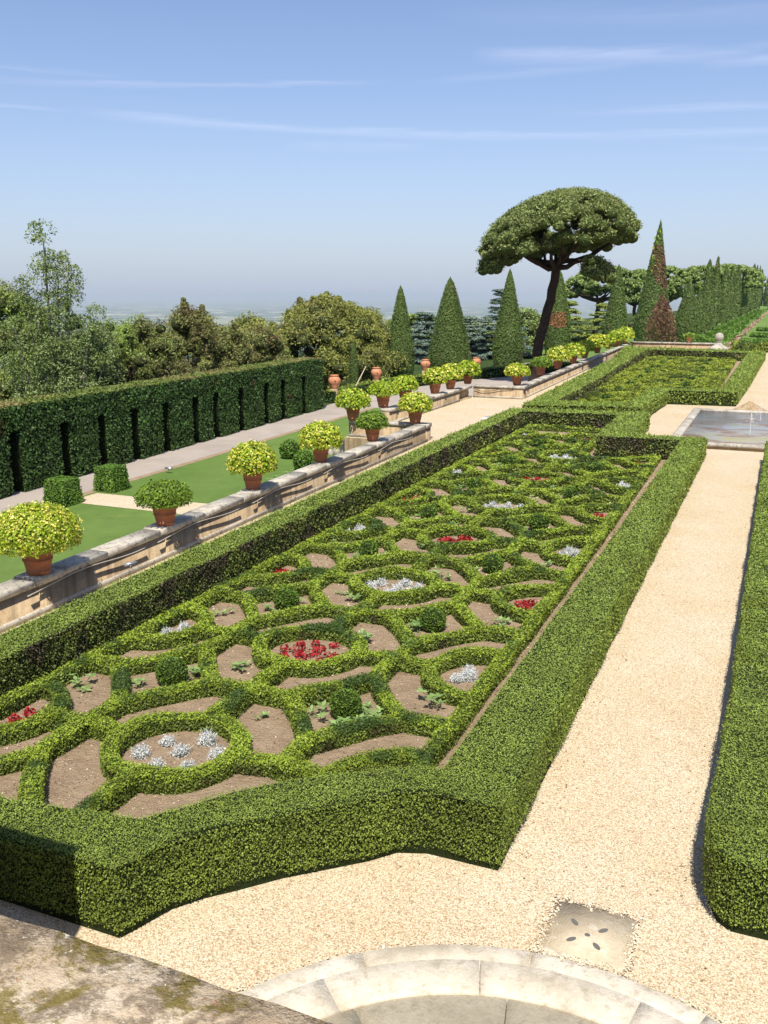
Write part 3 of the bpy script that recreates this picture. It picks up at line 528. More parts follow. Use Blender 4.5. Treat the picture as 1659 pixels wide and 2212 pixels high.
def parterre(rows, first, where, narrow, small=False, hw=3.18, left0=8.3, ymin=7, x_off=lambda y: cxf(y)):
    """a knot garden: rings on the axis, diamonds round clipped balls, half rings along both edges"""
    n = len(rows); kk = 0
    for i in range(first, n):
        y = rows[i]; P = rows[i]-rows[i-1] if i else rows[1]-rows[0]; Pn = rows[i+1]-y if i+1 < n else P; s = P/3.9
        cx = x_off(y); q = 1.72*hw/3.18; r = .86*min(1.1, s); nar = narrow(y); oi = ordn[min(10, i-first)]
        colr = ['white', 'red'][(i-first) % 2] if not small else ['red', 'white'][(i-first) % 2]
        fl = {'white': 'silver-leaved plants', 'red': 'red-leaved plants'}[colr]
        knot_ring(cx, y, .86*hw/3.18, f'ring-shaped box hedge round {fl}, {oi} on the axis of the {where} parterre', f'ring hedges of the {where} parterre', y-P/2 if i > first or not small else None, y+Pn/2 if i+1 < n else None, cx-1.25*hw/3.18-.1, cx+1.25*hw/3.18+.1 if not nar else None, i*1.7, ry=r)
        bedflow(cx, y, .56, colr, f'in the {oi} ring bed of the {where} parterre', small)
        for sd_ in (-1, 1):
            if sd_ > 0 and nar: continue
            sn = 'wall' if sd_ < 0 else 'path'
            ex = cx+sd_*hw; ac = 'red' if colr == 'white' else 'white'
            knot_apse(ex, y, -sd_, .9*s, f'half-ring box hedge on the {sn} side of the {oi} ring, {where} parterre', f'half-ring hedges of the {where} parterre', cx+sd_*1.25*hw/3.18, i*2.3+sd_)
            bedflow(ex-sd_*.45, y, .3, ac, f'in the {sn}-side half ring by the {oi} ring, {where} parterre', small, n=5 if ac == 'red' else 3)
    for i in range(first-1, n):
        y0 = rows[i] if i >= 0 else rows[0]-(rows[1]-rows[0]); y1 = rows[i+1] if i+1 < n else y0+(y0-rows[i-1])
        ym = (y0+y1)/2; s = (y1-y0)/3.9; cx = x_off(ym); f_ = hw/3.18
        if i+1 >= n: continue
        half = ym < left0
        for sd_ in (-1, 1):
            if sd_ > 0 and narrow(ym): continue
            sn = 'wall' if sd_ < 0 else 'path'; dx = cx+sd_*1.55*f_
            inner, outer = (cx, cx+sd_*hw)
            lx, rx_ = (outer, inner) if sd_ < 0 else (inner, outer)
            oi = ordn[min(10, i-first+1)]
            if half and sd_ > 0: continue
            knot_diamond(dx, ym, .92*f_, 1.2*s, f'diamond box hedge, {oi} on the {sn} side of the {where} parterre', f'diamond hedges of the {where} parterre', 'half' if half else float(y0), float(y1), None if half else lx, None if half else rx_, i*3.1+sd_)
            if not half:
                mb = MB(); ball(mb, dx+rng.normal()*.04, ym+.05, .23*random.uniform(.88, 1.08)*(1.05 if not small else 1.15)); o = mb.build('clipped_ball')
                tag(o, f'clipped box ball inside the {oi} diamond on the {sn} side of the {where} parterre', 'topiary ball', f'topiary balls of the {where} parterre')
            if not small or ym < 58:
                spots = [(dx+random.uniform(-.45, .45), ym+random.uniform(-.5, .5)) for _ in range(6)]+[(dx-sd_*.9+random.uniform(-.2, .2), ym+random.choice([-1, 1])*random.uniform(.7, 1.3)), (dx-sd_*.95+random.uniform(-.25, .25), ym+random.choice([-1, 1])*random.uniform(.5, 1.1)), (dx+sd_*1.1+random.uniform(-.2, .2), ym+random.choice([-1, 1])*random.uniform(.55, .95))]
                for (sx, sy) in spots:
                    if half or sy < ymin or abs(sx-dx)+abs(sy-ym) < .33: continue
                    mb = MB(); seedling(mb, sx, sy, random.uniform(.11, .19)); o = mb.build('seedling_plant')
                    tag(o, f'pale green leafy seedling on soil by the {oi} {sn}-side diamond of the {where} parterre', 'seedling', f'leafy seedlings round the {oi} {sn}-side diamond of the {where} parterre')
def bedflow(cx, cy, r, colr, lab, small, n=None):
    s = .9 if small else 1
    if colr == 'white':
        n = n or 7; pts = [(0, 0)]+[(math.cos(a), math.sin(a)*.8) for a in np.linspace(.4, .4+2*math.pi, n-1, endpoint=False)] if n > 3 else [(-.3, -.5), (.4, .2), (.1, .9)]
    else:
        n = n or 15; pts = [(0, 0)]+[(.5*math.cos(a), .5*math.sin(a)) for a in np.linspace(0, 6.28, 5, endpoint=False)]+[(math.cos(a), math.sin(a)) for a in np.linspace(.3, 6.58, 9, endpoint=False)] if n > 6 else [(-.3, -.7), (.3, -.2), (-.2, .2), (.4, .5), (0, .95)]
    if small: pts = pts[::2]
    for px, py in pts:
        x, y = cx+px*r*.85+rng.normal()*.05, cy+py*r*.85+rng.normal()*.05
        mb = MB()
        if colr == 'white': k_ = random.uniform(.13, .18)*(.7 if small else 1); silver_mound(mb, x, y, k_); silver(mb, x, y, k_*.9); o = mb.build('silver_ragwort'); tag(o, f'silver lacy plant {lab}', 'plant', f'silver plants {lab}')
        else: redp(mb, x, y, random.uniform(.10, .14)); o = mb.build('red_bedding_plant'); tag(o, f'dark red leafy plant {lab}', 'plant', f'red plants {lab}')
parterre(rows1, 1, 'near', lambda y: y > 34.8)
# front connectors: spurs that tie the first ring to the boundary hedge, and the long edging hedges
def edging(name, label, pts, **kw):
    mb = MB(); path_hedge(mb, pts, **kw); o = mb.build(name); tag(o, label, 'hedge', 'edging hedges of the parterres'); return o
edging('edging_hedge', 'low edging hedge along the path side of the near parterre', [(cxf(y)+3.18, y) for y in np.linspace(9.0, 35.2, 30)])
edging('edging_hedge', 'low edging hedge along the wall side of the near parterre', [(cxf(y)-3.08, y) for y in np.linspace(7.2, 41.4, 40)])
edging('edging_hedge', 'low edging hedge across the far end of the near parterre', [(-10.2, 41.1), (-6.7, 41.3)]); edging('edging_hedge', 'short low edging hedge by the notch at the far end of the near parterre', [(-6.62, y) for y in np.linspace(35.6, 41.8, 8)])
rows2 = [51.4, 56.2, 60.9, 65.8, 70.7, 75.6, 80.6, 85.8, 91.2]
cx2 = lambda y: -7.15-.009*(y-50)
parterre(rows2, 0, 'far', lambda y: y < 57.5, small=True, hw=3.6, left0=0, ymin=40, x_off=cx2)
edging('edging_hedge', 'low edging hedge along the path side of the far parterre', [(cx2(y)+3.6, y) for y in np.linspace(56, 91.5, 30)])
edging('edging_hedge', 'low edging hedge along the wall side of the far parterre', [(cx2(y)-3.6+max(0, 62-y)*.02, y) for y in np.linspace(47.2, 92, 40)])
mb = MB(); n = 15000; X = rng.uniform(-10.1, -3.1, n); Y = 7+26*rng.random(n)**1.8; m = in_poly(X, Y, H1i); P = np.stack([X[m], Y[m], np.full(m.sum(), .013)], -1); P[:, 2] += .01*rng.random(len(P))
mb.quads(leaf_quads(P, np.tile([0, 0, 1.], (len(P), 1)), np.maximum(.017, .0014*cam_d(P)), .6, .75), 'crumbs'); tag(mb.build('soil_crumbs'), 'crumbs and chips scattered over the bare soil of the near parterre', 'soil', kind='stuff')
# ------------------------------------------------------------------ WALLS, BASIN, POOL
def pot_wall(name, label, pts, piers, side=1, th=.42, h=.72, z0=-1.2):
    """low wall: rendered face with panel joints, plinth moulding, coping; piers stand slightly proud"""
    root = empty(name, (pts[0][0], pts[0][1], 0), label, 'wall'); ox, oy = pts[0]
    (xa, ya), (xb, yb) = pts; L = math.hypot(xb-xa, yb-ya); tx, ty = (xb-xa)/L, (yb-ya)/L; nx, ny = ty*side, -tx*side
    def blk(mb, t0, t1, o0, o1, z0_, z1_, m, bev=0):
        P = []
        for z, i in ((z0_, 0), (z1_-bev, 0), (z1_, bev)):
            P.append([(xa+tx*(t0+0)+nx*(o1-i), ya+ty*(t0)+ny*(o1-i), z), (xa+tx*t1+nx*(o1-i), ya+ty*t1+ny*(o1-i), z), (xa+tx*t1+nx*(o0+i), ya+ty*t1+ny*(o0+i), z), (xa+tx*t0+nx*(o0+i), ya+ty*t0+ny*(o0+i), z)])
        mb.grid(np.array(P), m, closed=True, cap=True)
    o_ = (ox, oy, 0); a = MB(); blk(a, 0, L, -th, 0, z0, h-.14, 'wall'); a.build('wall_body', root, origin=o_)
    c = MB(); n = max(1, int(L/1.9)); e = np.linspace(0, L, n+1)
    for i in range(n): blk(c, e[i]+.004, e[i+1]-.004, -th-.05, .032, h-.142, h+random.uniform(-.006, .006), 'coping', .025)
    c.build('coping', root, origin=o_)
    p = MB(); blk(p, 0, L, -.05, .045, 0.002, .12, 'coping', .02); p.build('plinth', root, origin=o_)
    for t in piers:
        q = MB(); blk(q, t-.24, t+.34, -th-.03, .02, z0+.01, h-.143, 'wall'); blk(q, t-.30, t+.40, -th-.10, .05, h-.141, h+.012, 'coping', .025); q.build('pier', root, origin=o_)
    return root, (tx, ty, nx, ny)
pots = [(-12.87, 13.35, .72, 1.51, .91, 1), (-12.94, 17.54, .67, 1.19, .61, 0), (-13.18, 21.94, .65, 1.23, .91, 1), (-13.38, 26.53, .63, 1.26, .9, 1), (-13.59, 31.19, .65, 1.09, .68, 0), (-13.87, 36.3, .71, 1.29, .82, 1),
        (-16.74, 36.33, .72, 1.36, .88, .7), (-17.3, 40.99, .76, 1.34, .76, .4), (-17.2, 43.57, .75, 1.22, .84, .5), (-17.2, 48.0, .77, 1.18, .92, 1), (-17.2, 50.6, .74, 1.25, .98, 1), (-17.3, 54.1, .72, 1.44, .92, .6),
        (-14.3, 54.3, .86, 1.38, .77, 1), (-14.71, 61.97, .83, 1.4, .7, 0), (-14.89, 67.94, .83, 1.59, 1.11, 1), (-15.02, 73.97, .83, 1.65, 1.05, .5), (-15.35, 80.34, .81, 1.47, .98, .8), (-15.53, 87.15, .97, 1.85, 1.23, 1), (-15.9, 95.0, .77, 1.26, .77, .6), (-15.94, 100.55, .86, 2.03, 1.11, .5), (-16.05, 106.6, .88, 1.86, 1.31, .5)]
pot_wall('stone_wall', 'low stone wall with potted shrubs between the lawn and the near parterre', ((wx(-2), -2), (wx(36.2), 36.2)), [p[1]+2 for p in pots[:6]])
pot_wall('stone_wall', 'stepped low stone wall with potted shrubs beside the far parterre', ((wx2(53.9), 53.9), (wx2(104.5), 104.5)), [p[1]-53.9 for p in pots[12:20]])
pot_wall('stone_wall', 'short low stone wall across the end of the gravel bay', ((EX+.02, 53.45), (wx2(53.4)+.0, 53.45)), [3.0-.3])
pot_wall('stone_wall', 'low stone wall at the back of the gravel bay carrying four potted shrubs', ((EX, 40.4), (EX, 50.9)), [.6, 3.2, 7.6, 10.1])
pot_wall('stone_wall', 'short stone wall beside the steps with a potted shrub at its outer end', ((-16.9, 36.25), (wx(36.2)-.45, 36.25)), [.45])
# balustrade between the bay wall and the cross wall
root = empty('balustrade', (EX, 51.2, 0), 'short stone balustrade with turned balusters in the gravel bay corner', 'balustrade'); o_ = (EX, 51.2, 0)
mb = MB(); mb.box(EX-.4, EX+.04, 51.15, 53.2, .58, .72, 'coping', .02); mb.build('coping', root, origin=o_)
mb = MB(); mb.box(EX-.38, EX+.02, 51.15, 53.2, -1.2, .1, 'wall'); mb.build('plinth', root, origin=o_)
for j in range(7):
    yb = 51.35+j*.27; mb = MB(); mb.lathe(EX-.18, yb, [(.07, .1), (.07, .14), (.045, .17), (.085, .27), (.075, .34), (.04, .46), (.065, .52), (.065, .58)], 'wall', 10); mb.build('baluster', root, smooth=True, origin=o_)
# steps down to the lawn
mb = MB()
for j in range(6): mb.box(-17.0-.34*(j+1), -17.0-.34*j, 36.9, 40.2, -1.2, -.02-.16*(j+1), 'coping')
tag(mb.build('stone_steps'), 'flight of stone steps going down from the gravel bay to the lawn', 'steps')
# white inspection cover
mb = MB(); mb.box(-13.6+.2, -12.7+.2, 44.0, 45.0, .0, .02, 'paver'); tag(mb.build('white_cover_slab'), 'white square cover slab lying in the gravel bay', 'cover slab')
# clay tile edging / cable on the near wall
mb = MB()
for p in pots[:5]:
    ys = np.linspace(p[1]-.6, p[1]+3.1, 24); mb.tube([(wx(y)+.05, y, .52+.05*math.sin((y-p[1])*1.7)) for y in ys], .011, 'cable', 6)
tag(mb.build('irrigation_cable'), 'thin grey cable sagging along the face of the near pot wall', 'cable')
mb = MB(); mb.tube([(EX+.1, 53.38, .5), (-16.2, 53.38, .38), (-15.6, 53.38, .42), (-15.0, 53.38, .56), (-14.3, 53.38, .6)], .014, 'hose', 6); tag(mb.build('black_hose'), 'black hose sagging across the end wall of the gravel bay', 'hose')
# round stone basin edge in front
root = empty('fountain_surround', (-1.23, 4.44, 0), 'round pale stone steps of a fountain in the gravel at the bottom edge', 'fountain'); o_ = (-1.23, 4.44, 0)
def ring_band(r0, r1, z0, z1, m, name, joints=14, off=0.):
    mb = MB(); st = 360/joints
    for j in range(joints):
        a = np.radians(np.linspace(off+j*st+.12, off+(j+1)*st-.12, 9)); P = []
        for r, z in ((r0, z0), (r0, z1-.006), (r0+.008, z1), (r1-.015, z1), (r1, z1-.015), (r1, z0)): P.append(np.stack([-1.23+r*np.cos(a), 4.44+r*np.sin(a), np.full(9, z)], -1))
        P = np.array(P).transpose(1, 0, 2); mb.grid(P, m, closed=True, cap=True)
    mb.build(name, root, origin=o_)
ring_band(2.74, 3.07, -.05, .03, 'basin', 'lower_step', 12, 8); ring_band(2.34, 2.77, -.05, .11, 'basin', 'upper_step', 12, 17); ring_band(.5, 2.38, -.05, .09, 'basin_old', 'worn_floor', 11, 3)
# drain slab
root = empty('drain_slab', (-1.2, 7.9, 0), 'square stone drain slab with five oval holes set in the gravel', 'drain cover'); o_ = (-1.2, 7.9, 0)
mb = MB(); P = [(-1.60, 8.38), (-.80, 8.36), (-.80, 7.52), (-1.62, 7.52)]
mb.grid(np.array([[(x, y, z) for x, y in P[::-1]] for z in (-.02, .018)]), 'slab', closed=True, cap=True); mb.build('stone_slab', root, origin=o_)
for hx, hy, a in [(-1.37, 8.06, 2.3), (-1.09, 8.04, .8), (-1.22, 7.92, 0), (-1.35, 7.80, .8), (-1.11, 7.79, 2.3)]:
    an_ = np.linspace(0, 2*np.pi, 14, endpoint=False); x = .055*np.cos(an_); y = .026*np.sin(an_)
    if a == 0: x *= .5; y *= .95
    mb = MB(); mb.add(np.stack([hx+x*math.cos(a)-y*math.sin(a), hy+x*math.sin(a)+y*math.cos(a), np.full(14, .0215)], -1), [list(range(14))], 'hole'); mb.build('drain_hole', root, origin=o_)
# parapet at the viewer's feet and the villa it belongs to
mb = MB(); nx_ = 60; xs = np.linspace(-2.6, 1.2, nx_); prof = [(-.9, 5.0), (-.9, 5.2), (.74, 5.2), (.805, 5.195), (.835, 5.16), (.835, 5.06), (.76, 5.0)]
P = np.array([[(x, yy+(.0022*math.sin(x*37)+.0018*math.sin(x*83) if yy > .78 else 0), zz) for yy, zz in prof] for x in xs]); mb.grid(P, 'parapet', closed=True, cap=True)
tag(mb.build('parapet', smooth=False), 'weathered mossy stone parapet top in the bottom left corner', 'parapet')
mb = MB(); mb.box(-4.9, 2.0, -6, .6, -.1, 4.998, 'wall'); tag(mb.build('terrace_block'), 'stone terrace wall beneath the parapet', 'wall')
mb = MB(); mb.box(-9.5, -4.98, -6, 3.93, -.1, 5.1, 'wall'); tag(mb.build('terrace_wing'), 'side wing of the villa terrace that shades the near hedge corner', 'building')
# pool
root = empty('fountain_pool', (-.9, 44, 0), 'rectangular pool with rounded stone rim and jets at the right edge', 'pool'); o_ = (-.9, 44, 0)
px0, px1, py0, py1 = -3.75, 1.3, 38.9, 50.6; zr = .3
mb = MB()
def rim(p, q):
    p, q = np.array(p, float), np.array(q, float); t = unit(q-p); nn = np.array([t[1], -t[0]]); G_ = []
    for u in np.linspace(0, 1, 30):
        c = p+(q-p)*u; G_.append([(c[0]+nn[0]*a, c[1]+nn[1]*a, z) for a, z in [(-.15, .1), (-.2, .14), (-.19, .21), (-.1, .25), (.1, .25), (.19, .21), (.2, .14), (.15, .1)]])
    mb.grid(np.array(G_), 'coping', closed=True, cap=True)
rim((px0, py0-.2), (px0, py1+.2)); rim((px0+.2, py0), (px1-.2, py0)); rim((px0+.2, py1), (px1-.2, py1)); rim((px1, py0-.2), (px1, py1+.2)); mb.build('pool_rim', root, smooth=True, origin=o_)
mb = MB(); mb.box(px0-.11, px1+.11, py0-.11, py1+.11, 0, .11, 'wall'); mb.build('pool_base', root, origin=o_)
mb = MB(); mb.box(px0+.1, px1-.1, py0+.12, py1-.12, -.1, .16, 'water'); mb.build('pool_water', root, origin=o_)
for jx, jy, jh in ((-.92, 41.9, .95), (-.62, 46.6, .9)):
    j = MB(); pts = np.array([(jx, jy, .2+jh*t) for t in np.linspace(0, 1, 8)]); j.tube(pts, [.02, .018, .016, .016, .014, .02, .02, .01], 'spray', 6)
    for rr_ in (.75, 1.15):
        aa = np.linspace(0, 2*np.pi, 60, endpoint=False); wv = np.array([np.stack([jx+r_*np.cos(aa), jy+r_*np.sin(aa), np.full(60, z_-.045)+.006*np.sin(aa*17)], -1) for r_, z_ in ((rr_-.05, .19), (rr_, .225), (rr_+.05, .19))]); j.grid(wv, 'water', closed=True)
    n = 90; a = rng.random(n)*6.28; r = abs(rng.normal(size=n))*.16; z = .2+jh*(1-.3*rng.random(n))-r*1.5
    j.quads(leaf_quads(np.stack([jx+r*np.cos(a), jy+r*np.sin(a), z.clip(.22)], -1), rng.normal(size=(n, 3)), .035, 1), 'spray'); j.build('water_jet', root, origin=o_)
mb = MB(); mb.lathe(-1.25, 51.9, [(.95, 0), (.9, .1), (.6, .25), (.36, .4), (.16, .5), (.08, .58), (.02, .6)], 'wall', 28); tag(mb.build('fountain_mound', smooth=True), 'domed stone fountain mound on the gravel behind the pool', 'fountain')
# ------------------------------------------------------------------ POTTED SHRUBS
pl = ['at the left edge of the photo, thick with yellow flowers', 'low and plain green, beside the gravel cross path', 'round and yellow-flowered, just left of the lawn ball', 'round and yellow-flowered, in front of the steps pedestal', 'small and plain green, next to the end pier of the near wall', 'yellow-green, on the end pier of the near wall',
      'on the outer pedestal beside the steps', 'first on the bay wall beyond the steps', 'second on the bay wall beyond the steps', 'yellow, third on the bay wall beyond the steps', 'yellow, fourth on the bay wall by the balustrade', 'on the far left corner of the gravel bay',
      'on the right corner where the far wall begins', 'low and plain green, second on the far wall', 'broad and yellow, third on the far wall', 'green-yellow, fourth on the far wall', 'fifth on the far wall', 'largest and yellowest, sixth on the far wall', 'small, seventh on the far wall', 'broad and green, eighth on the far wall', 'last and farthest on the far wall']
POTPROF = [(.0, .0), (.29, .0), (.31, .03), (.33, .12), (.345, .14), (.345, .16), (.335, .17), (.40, .50), (.425, .53), (.425, .56), (.41, .58), (.46, .84), (.5, .86), (.5, .93), (.44, .93), (.41, .86), (0, .85)]
def potted(i, x, y, rw, fw, fh, fl, z=.72, pm='terra'):
    root = empty('potted_shrub', (x, y, z), 'potted shrub, '+pl[i] if i < len(pl) else 'wide pale pot with a low plant on the wall right of the dead brown bush', 'potted plant', 'potted shrubs on the garden walls')
    d = cam_d(np.array([x, y, z])); rw = min(rw, .76)*.93; ph = rw*.86
    mb = MB(); mb.lathe(0, 0, [(r*rw, h_*ph) for r, h_ in POTPROF], pm, 26); mb.build('pot', root, smooth=True)
    a, c = fw/2, fh*.58; cz = ph*.95+c*.48
    mb = MB(); th = np.linspace(0, 2*np.pi, 18, endpoint=False); phs = np.linspace(.05, 1.9, 8)
    mb.grid(np.array([np.stack([.84*a*np.sin(p)*np.cos(th), .84*a*np.sin(p)*np.sin(th), np.full(18, cz+.84*c*np.cos(p))], -1) for p in phs]), 'hedge_core', closed=True, cap=True)
    s = max(.028, .0017*d); n = int(2.8*4*math.pi*a*(a+c)/2/(s*s)); V = unit(rng.normal(size=(n, 3))); V = V[V[:, 2] > -.42]
    bump_ = 1+.10*wob(V*3, 1.9, i)+.07*rng.normal(size=len(V)); P = V*[a, a, c]*bump_[:, None]+[0, 0, cz]
    mb.quads(leaf_quads(P, V, s*1.15, .6, .65), 'lime' if fl > .2 else 'green')
    n2 = int(len(V)*.06); kk_ = rng.integers(0, len(V), n2); P2 = V[kk_]*[a, a, c]*rng.uniform(1.03, 1.16, (n2, 1))+[0, 0, cz]; mb.quads(leaf_quads(P2, V[kk_], s*1.3, 1, .6), 'lime' if fl > .2 else 'green')
    mb.build('foliage', root)
    if fl > .2:
        mb = MB(); q = V[rng.random(len(V)) < .42*fl]; cl = wob(q*3, 4.1, i+.5) > (-.25 if fl > .9 else .05); q = q[cl & (q[:, 2] > -.5)]
        P = q*[a, a, c]*(1.06+.06*rng.normal(size=(len(q), 1)))+[0, 0, cz]; mb.quads(leaf_quads(P, q, s*.95, .5, .9), 'yellow'); mb.build('blossom', root)
    return root
for i, p in enumerate(pots): potted(i, *p)
potted(99, -9.35, 107.6, .95, 1.3, .55, 0, z=.86, pm='terra_pale')
# far cross wall with the ball finial
mb = MB(); mb.box(-15.4, -6.4, 107.3, 107.8, -1.2, .72, 'wall'); mb.box(-15.5, -6.35, 107.2, 107.9, .722, .86, 'coping', .03); tag(mb.build('cross_wall'), 'low stone wall across the far end of the parterres', 'wall')
root = empty('ball_finial', (-5.9, 101, 0), 'stone ball finial on a curved pedestal at the far end', 'finial'); o_ = (-5.9, 101, 0)
mb = MB(); mb.box(-6.65, -5.15, 100.4, 101.6, 0, .5, 'terra_pale'); mb.build('plinth', root, origin=o_)
mb = MB(); mb.lathe(-5.9, 101, [(.95, .5), (.97, .68), (.8, .8), (.5, .95), (.28, 1.15), (.24, 1.32), (.33, 1.36), (.2, 1.42)], 'coping', 24); mb.build('pedestal', root, smooth=True, origin=o_)
mb = MB(); mb.lathe(-5.9, 101, [(.42*math.sin(t)+.001, 1.8-.42*math.cos(t)) for t in np.linspace(0, math.pi, 14)], 'coping', 24); mb.build('ball', root, smooth=True, origin=o_)
edging('edging_hedge', 'yellowish low hedge running right from the ball finial', [(-5, 107.5), (9, 107.5)], w=1., h=.9)
# ------------------------------------------------------------------ LAWN THINGS
def cube_top(x, y, w, h, label, z=-1.):
    mb = MB(); t = w*.42; b = w*.5
    P = np.array([[(x+sx*r, y+sy*r, z+zz) for sx, sy in ((-1, -1), (1, -1), (1, 1), (-1, 1))] for r, zz in ((b*.95, 0), (t*.95, h*.97))]); mb.grid(P, 'hedge_core', closed=True, cap=True)
    s = .045; n = int(2.2*w*h/s/s)
    for nx, ny in ((-1, 0), (1, 0), (0, -1), (0, 1)):
        u = rng.random(n)*2-1; v = rng.random(n); r = b+(t-b)*v; X = x+nx*r+(ny != 0)*u*r; Y = y+ny*r+(nx != 0)*u*r
        mb.quads(leaf_quads(np.stack([X, Y, z+v*h], -1)+rng.normal(size=(n, 3))*.012, np.tile([nx, ny, .1], (n, 1)), s, .6), 'topiary')
    u = rng.random((n, 2))*2-1; mb.quads(leaf_quads(np.stack([x+u[:, 0]*t, y+u[:, 1]*t, np.full(n, z+h)], -1)+rng.normal(size=(n, 3))*.012, np.tile([0, 0, 1.], (n, 1)), s, .6), 'topiary')
    tag(mb.build('clipped_cube'), label, 'topiary', 'clipped box cubes on the lawn')
cube_top(-22.2, 24.45, .95, .88, 'tapered clipped box cube at the road end of the cross path, nearer the left edge'); cube_top(-22.2, 27.0, .95, .88, 'tapered clipped box cube at the road end of the cross path, nearer the lawn ball')
for x, y, r, lb in [(-19.4, 35.5, .45, 'round clipped bush standing alone on the lawn left of the steps'), (-17.5, 33.2, .45, 'round clipped bush partly hidden behind a yellow potted shrub near the steps')]:
    mb = MB(); ball(mb, x, y, r, 'topiary', z0=-1.); tag(mb.build('clipped_bush'), lb, 'bush')
mb = MB()
for _ in range(26): seedling(mb, -16.9+rng.normal()*.55, 31.6+rng.normal()*.55, .16)
for v in mb.v: v[:, 2] -= 1.0
tag(mb.build('creeping_plant'), 'patch of creeping plant with pale flowers on the lawn', 'plant', kind='stuff')
mb = MB(); mb.tube([(-22.2, 30.5, -1), (-22.2, 30.5, -.82)], .02, 'metal', 6); mb.box(-22.35, -22.05, 30.45, 30.55, -.82, -.76, 'metal'); tag(mb.build('sprinkler_head'), 'small metal sprinkler at the road edge of the lawn', 'sprinkler')
mb = MB(); mb.tube([(-11.35, 14.2, .78), (-11.35, 14.2, .86)], .02, 'metal', 6); mb.tube([(-11.42, 14.1, .86), (-11.28, 14.3, .88)], .03, 'metal', 6); tag(mb.build('sprinkler_head'), 'small metal sprinkler sticking out of the near boundary hedge', 'sprinkler')
# ------------------------------------------------------------------ TALL HEDGE WITH ARCHES
def tall_hedge():
    root = empty('tall_hedge', (-26, 24, -1), 'tall clipped dark hedge with narrow arched openings along the road', 'hedge')
    fx = lambda y: -24.85-.052*(y-24) if y < 38 else -25.58-.045*(y-38)
    slots = [20.2, 22.7, 25.22, 27.93, 30.24, 32.53, 34.9, 37.46, 39.4, 41.94, 44.78, 46.9, 49.62]; sw = .58; sh = 2.2; z0 = -1.; h = 3.12; dep = 1.5
    y0, y1 = 14., 52.5; mb = MB()
    ed = [y0]+[v for s_ in slots for v in (s_-sw/2, s_+sw/2)]+[y1]
    for i in range(0, len(ed), 2):
        a, b = ed[i], ed[i+1]; mb.grid(np.array([[(fx(a)-.04, a, z), (fx(b)-.04, b, z), (fx(b)-dep, b, z), (fx(a)-dep, a, z)] for z in (z0, z0+sh)]), 'tall_core', closed=True, cap=True)
    mb.grid(np.array([[(fx(y)-dep-.01, y, z) for y in np.linspace(y0, y1, 20)] for z in (z0, z0+h-.1)]), 'tall_core')
    mb.grid(np.array([[(fx(y0)-.04, y0, z), (fx(38)-.04, 38, z), (fx(y1)-.04, y1, z), (fx(y1)-dep, y1, z), (fx(38)-dep, 38, z), (fx(y0)-dep, y0, z)] for z in (z0+sh+.002, z0+h-.04)]), 'tall_core', closed=True, cap=True)
    n = 62000; Y = y0+(y1-y0)*rng.random(n); Z = rng.random(n)*h
    near = np.min(abs(Y[:, None]-np.array(slots)[None]), axis=1); arch = sh+np.sqrt(np.clip(sw*sw/4-near**2, 0, 1))*.6-.1
    keep = ~((near < sw/2-.02) & (Z < arch)); Y, Z = Y[keep], Z[keep]; X = np.array([fx(v) for v in Y])
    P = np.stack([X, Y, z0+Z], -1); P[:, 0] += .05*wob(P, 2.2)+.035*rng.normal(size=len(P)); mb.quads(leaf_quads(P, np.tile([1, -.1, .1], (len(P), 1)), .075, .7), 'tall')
    for s_ in slots:      # leaves lining each opening
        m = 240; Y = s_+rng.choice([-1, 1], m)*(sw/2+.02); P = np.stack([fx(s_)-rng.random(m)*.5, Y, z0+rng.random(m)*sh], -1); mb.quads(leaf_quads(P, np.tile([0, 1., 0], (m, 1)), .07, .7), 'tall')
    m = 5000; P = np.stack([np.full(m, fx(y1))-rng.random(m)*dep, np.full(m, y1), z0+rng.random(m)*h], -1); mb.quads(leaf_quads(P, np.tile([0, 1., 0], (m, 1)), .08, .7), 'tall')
    mb.build('hedge_face', root, origin=(-26, 24, -1))
    mb = MB(); n = 34000; Y = y0+(y1-y0)*rng.random(n); X = np.array([fx(v) for v in Y])-rng.random(n)*dep; P = np.stack([X, Y, np.full(n, z0+h)], -1); P[:, 2] += .05*wob(P, 1.5)+.02*rng.normal(size=n)
    mb.quads(leaf_quads(P, np.tile([0, 0, 1.], (n, 1)), .085, .5), 'tall_top'); mb.build('hedge_top', root, origin=(-26, 24, -1))
tall_hedge()
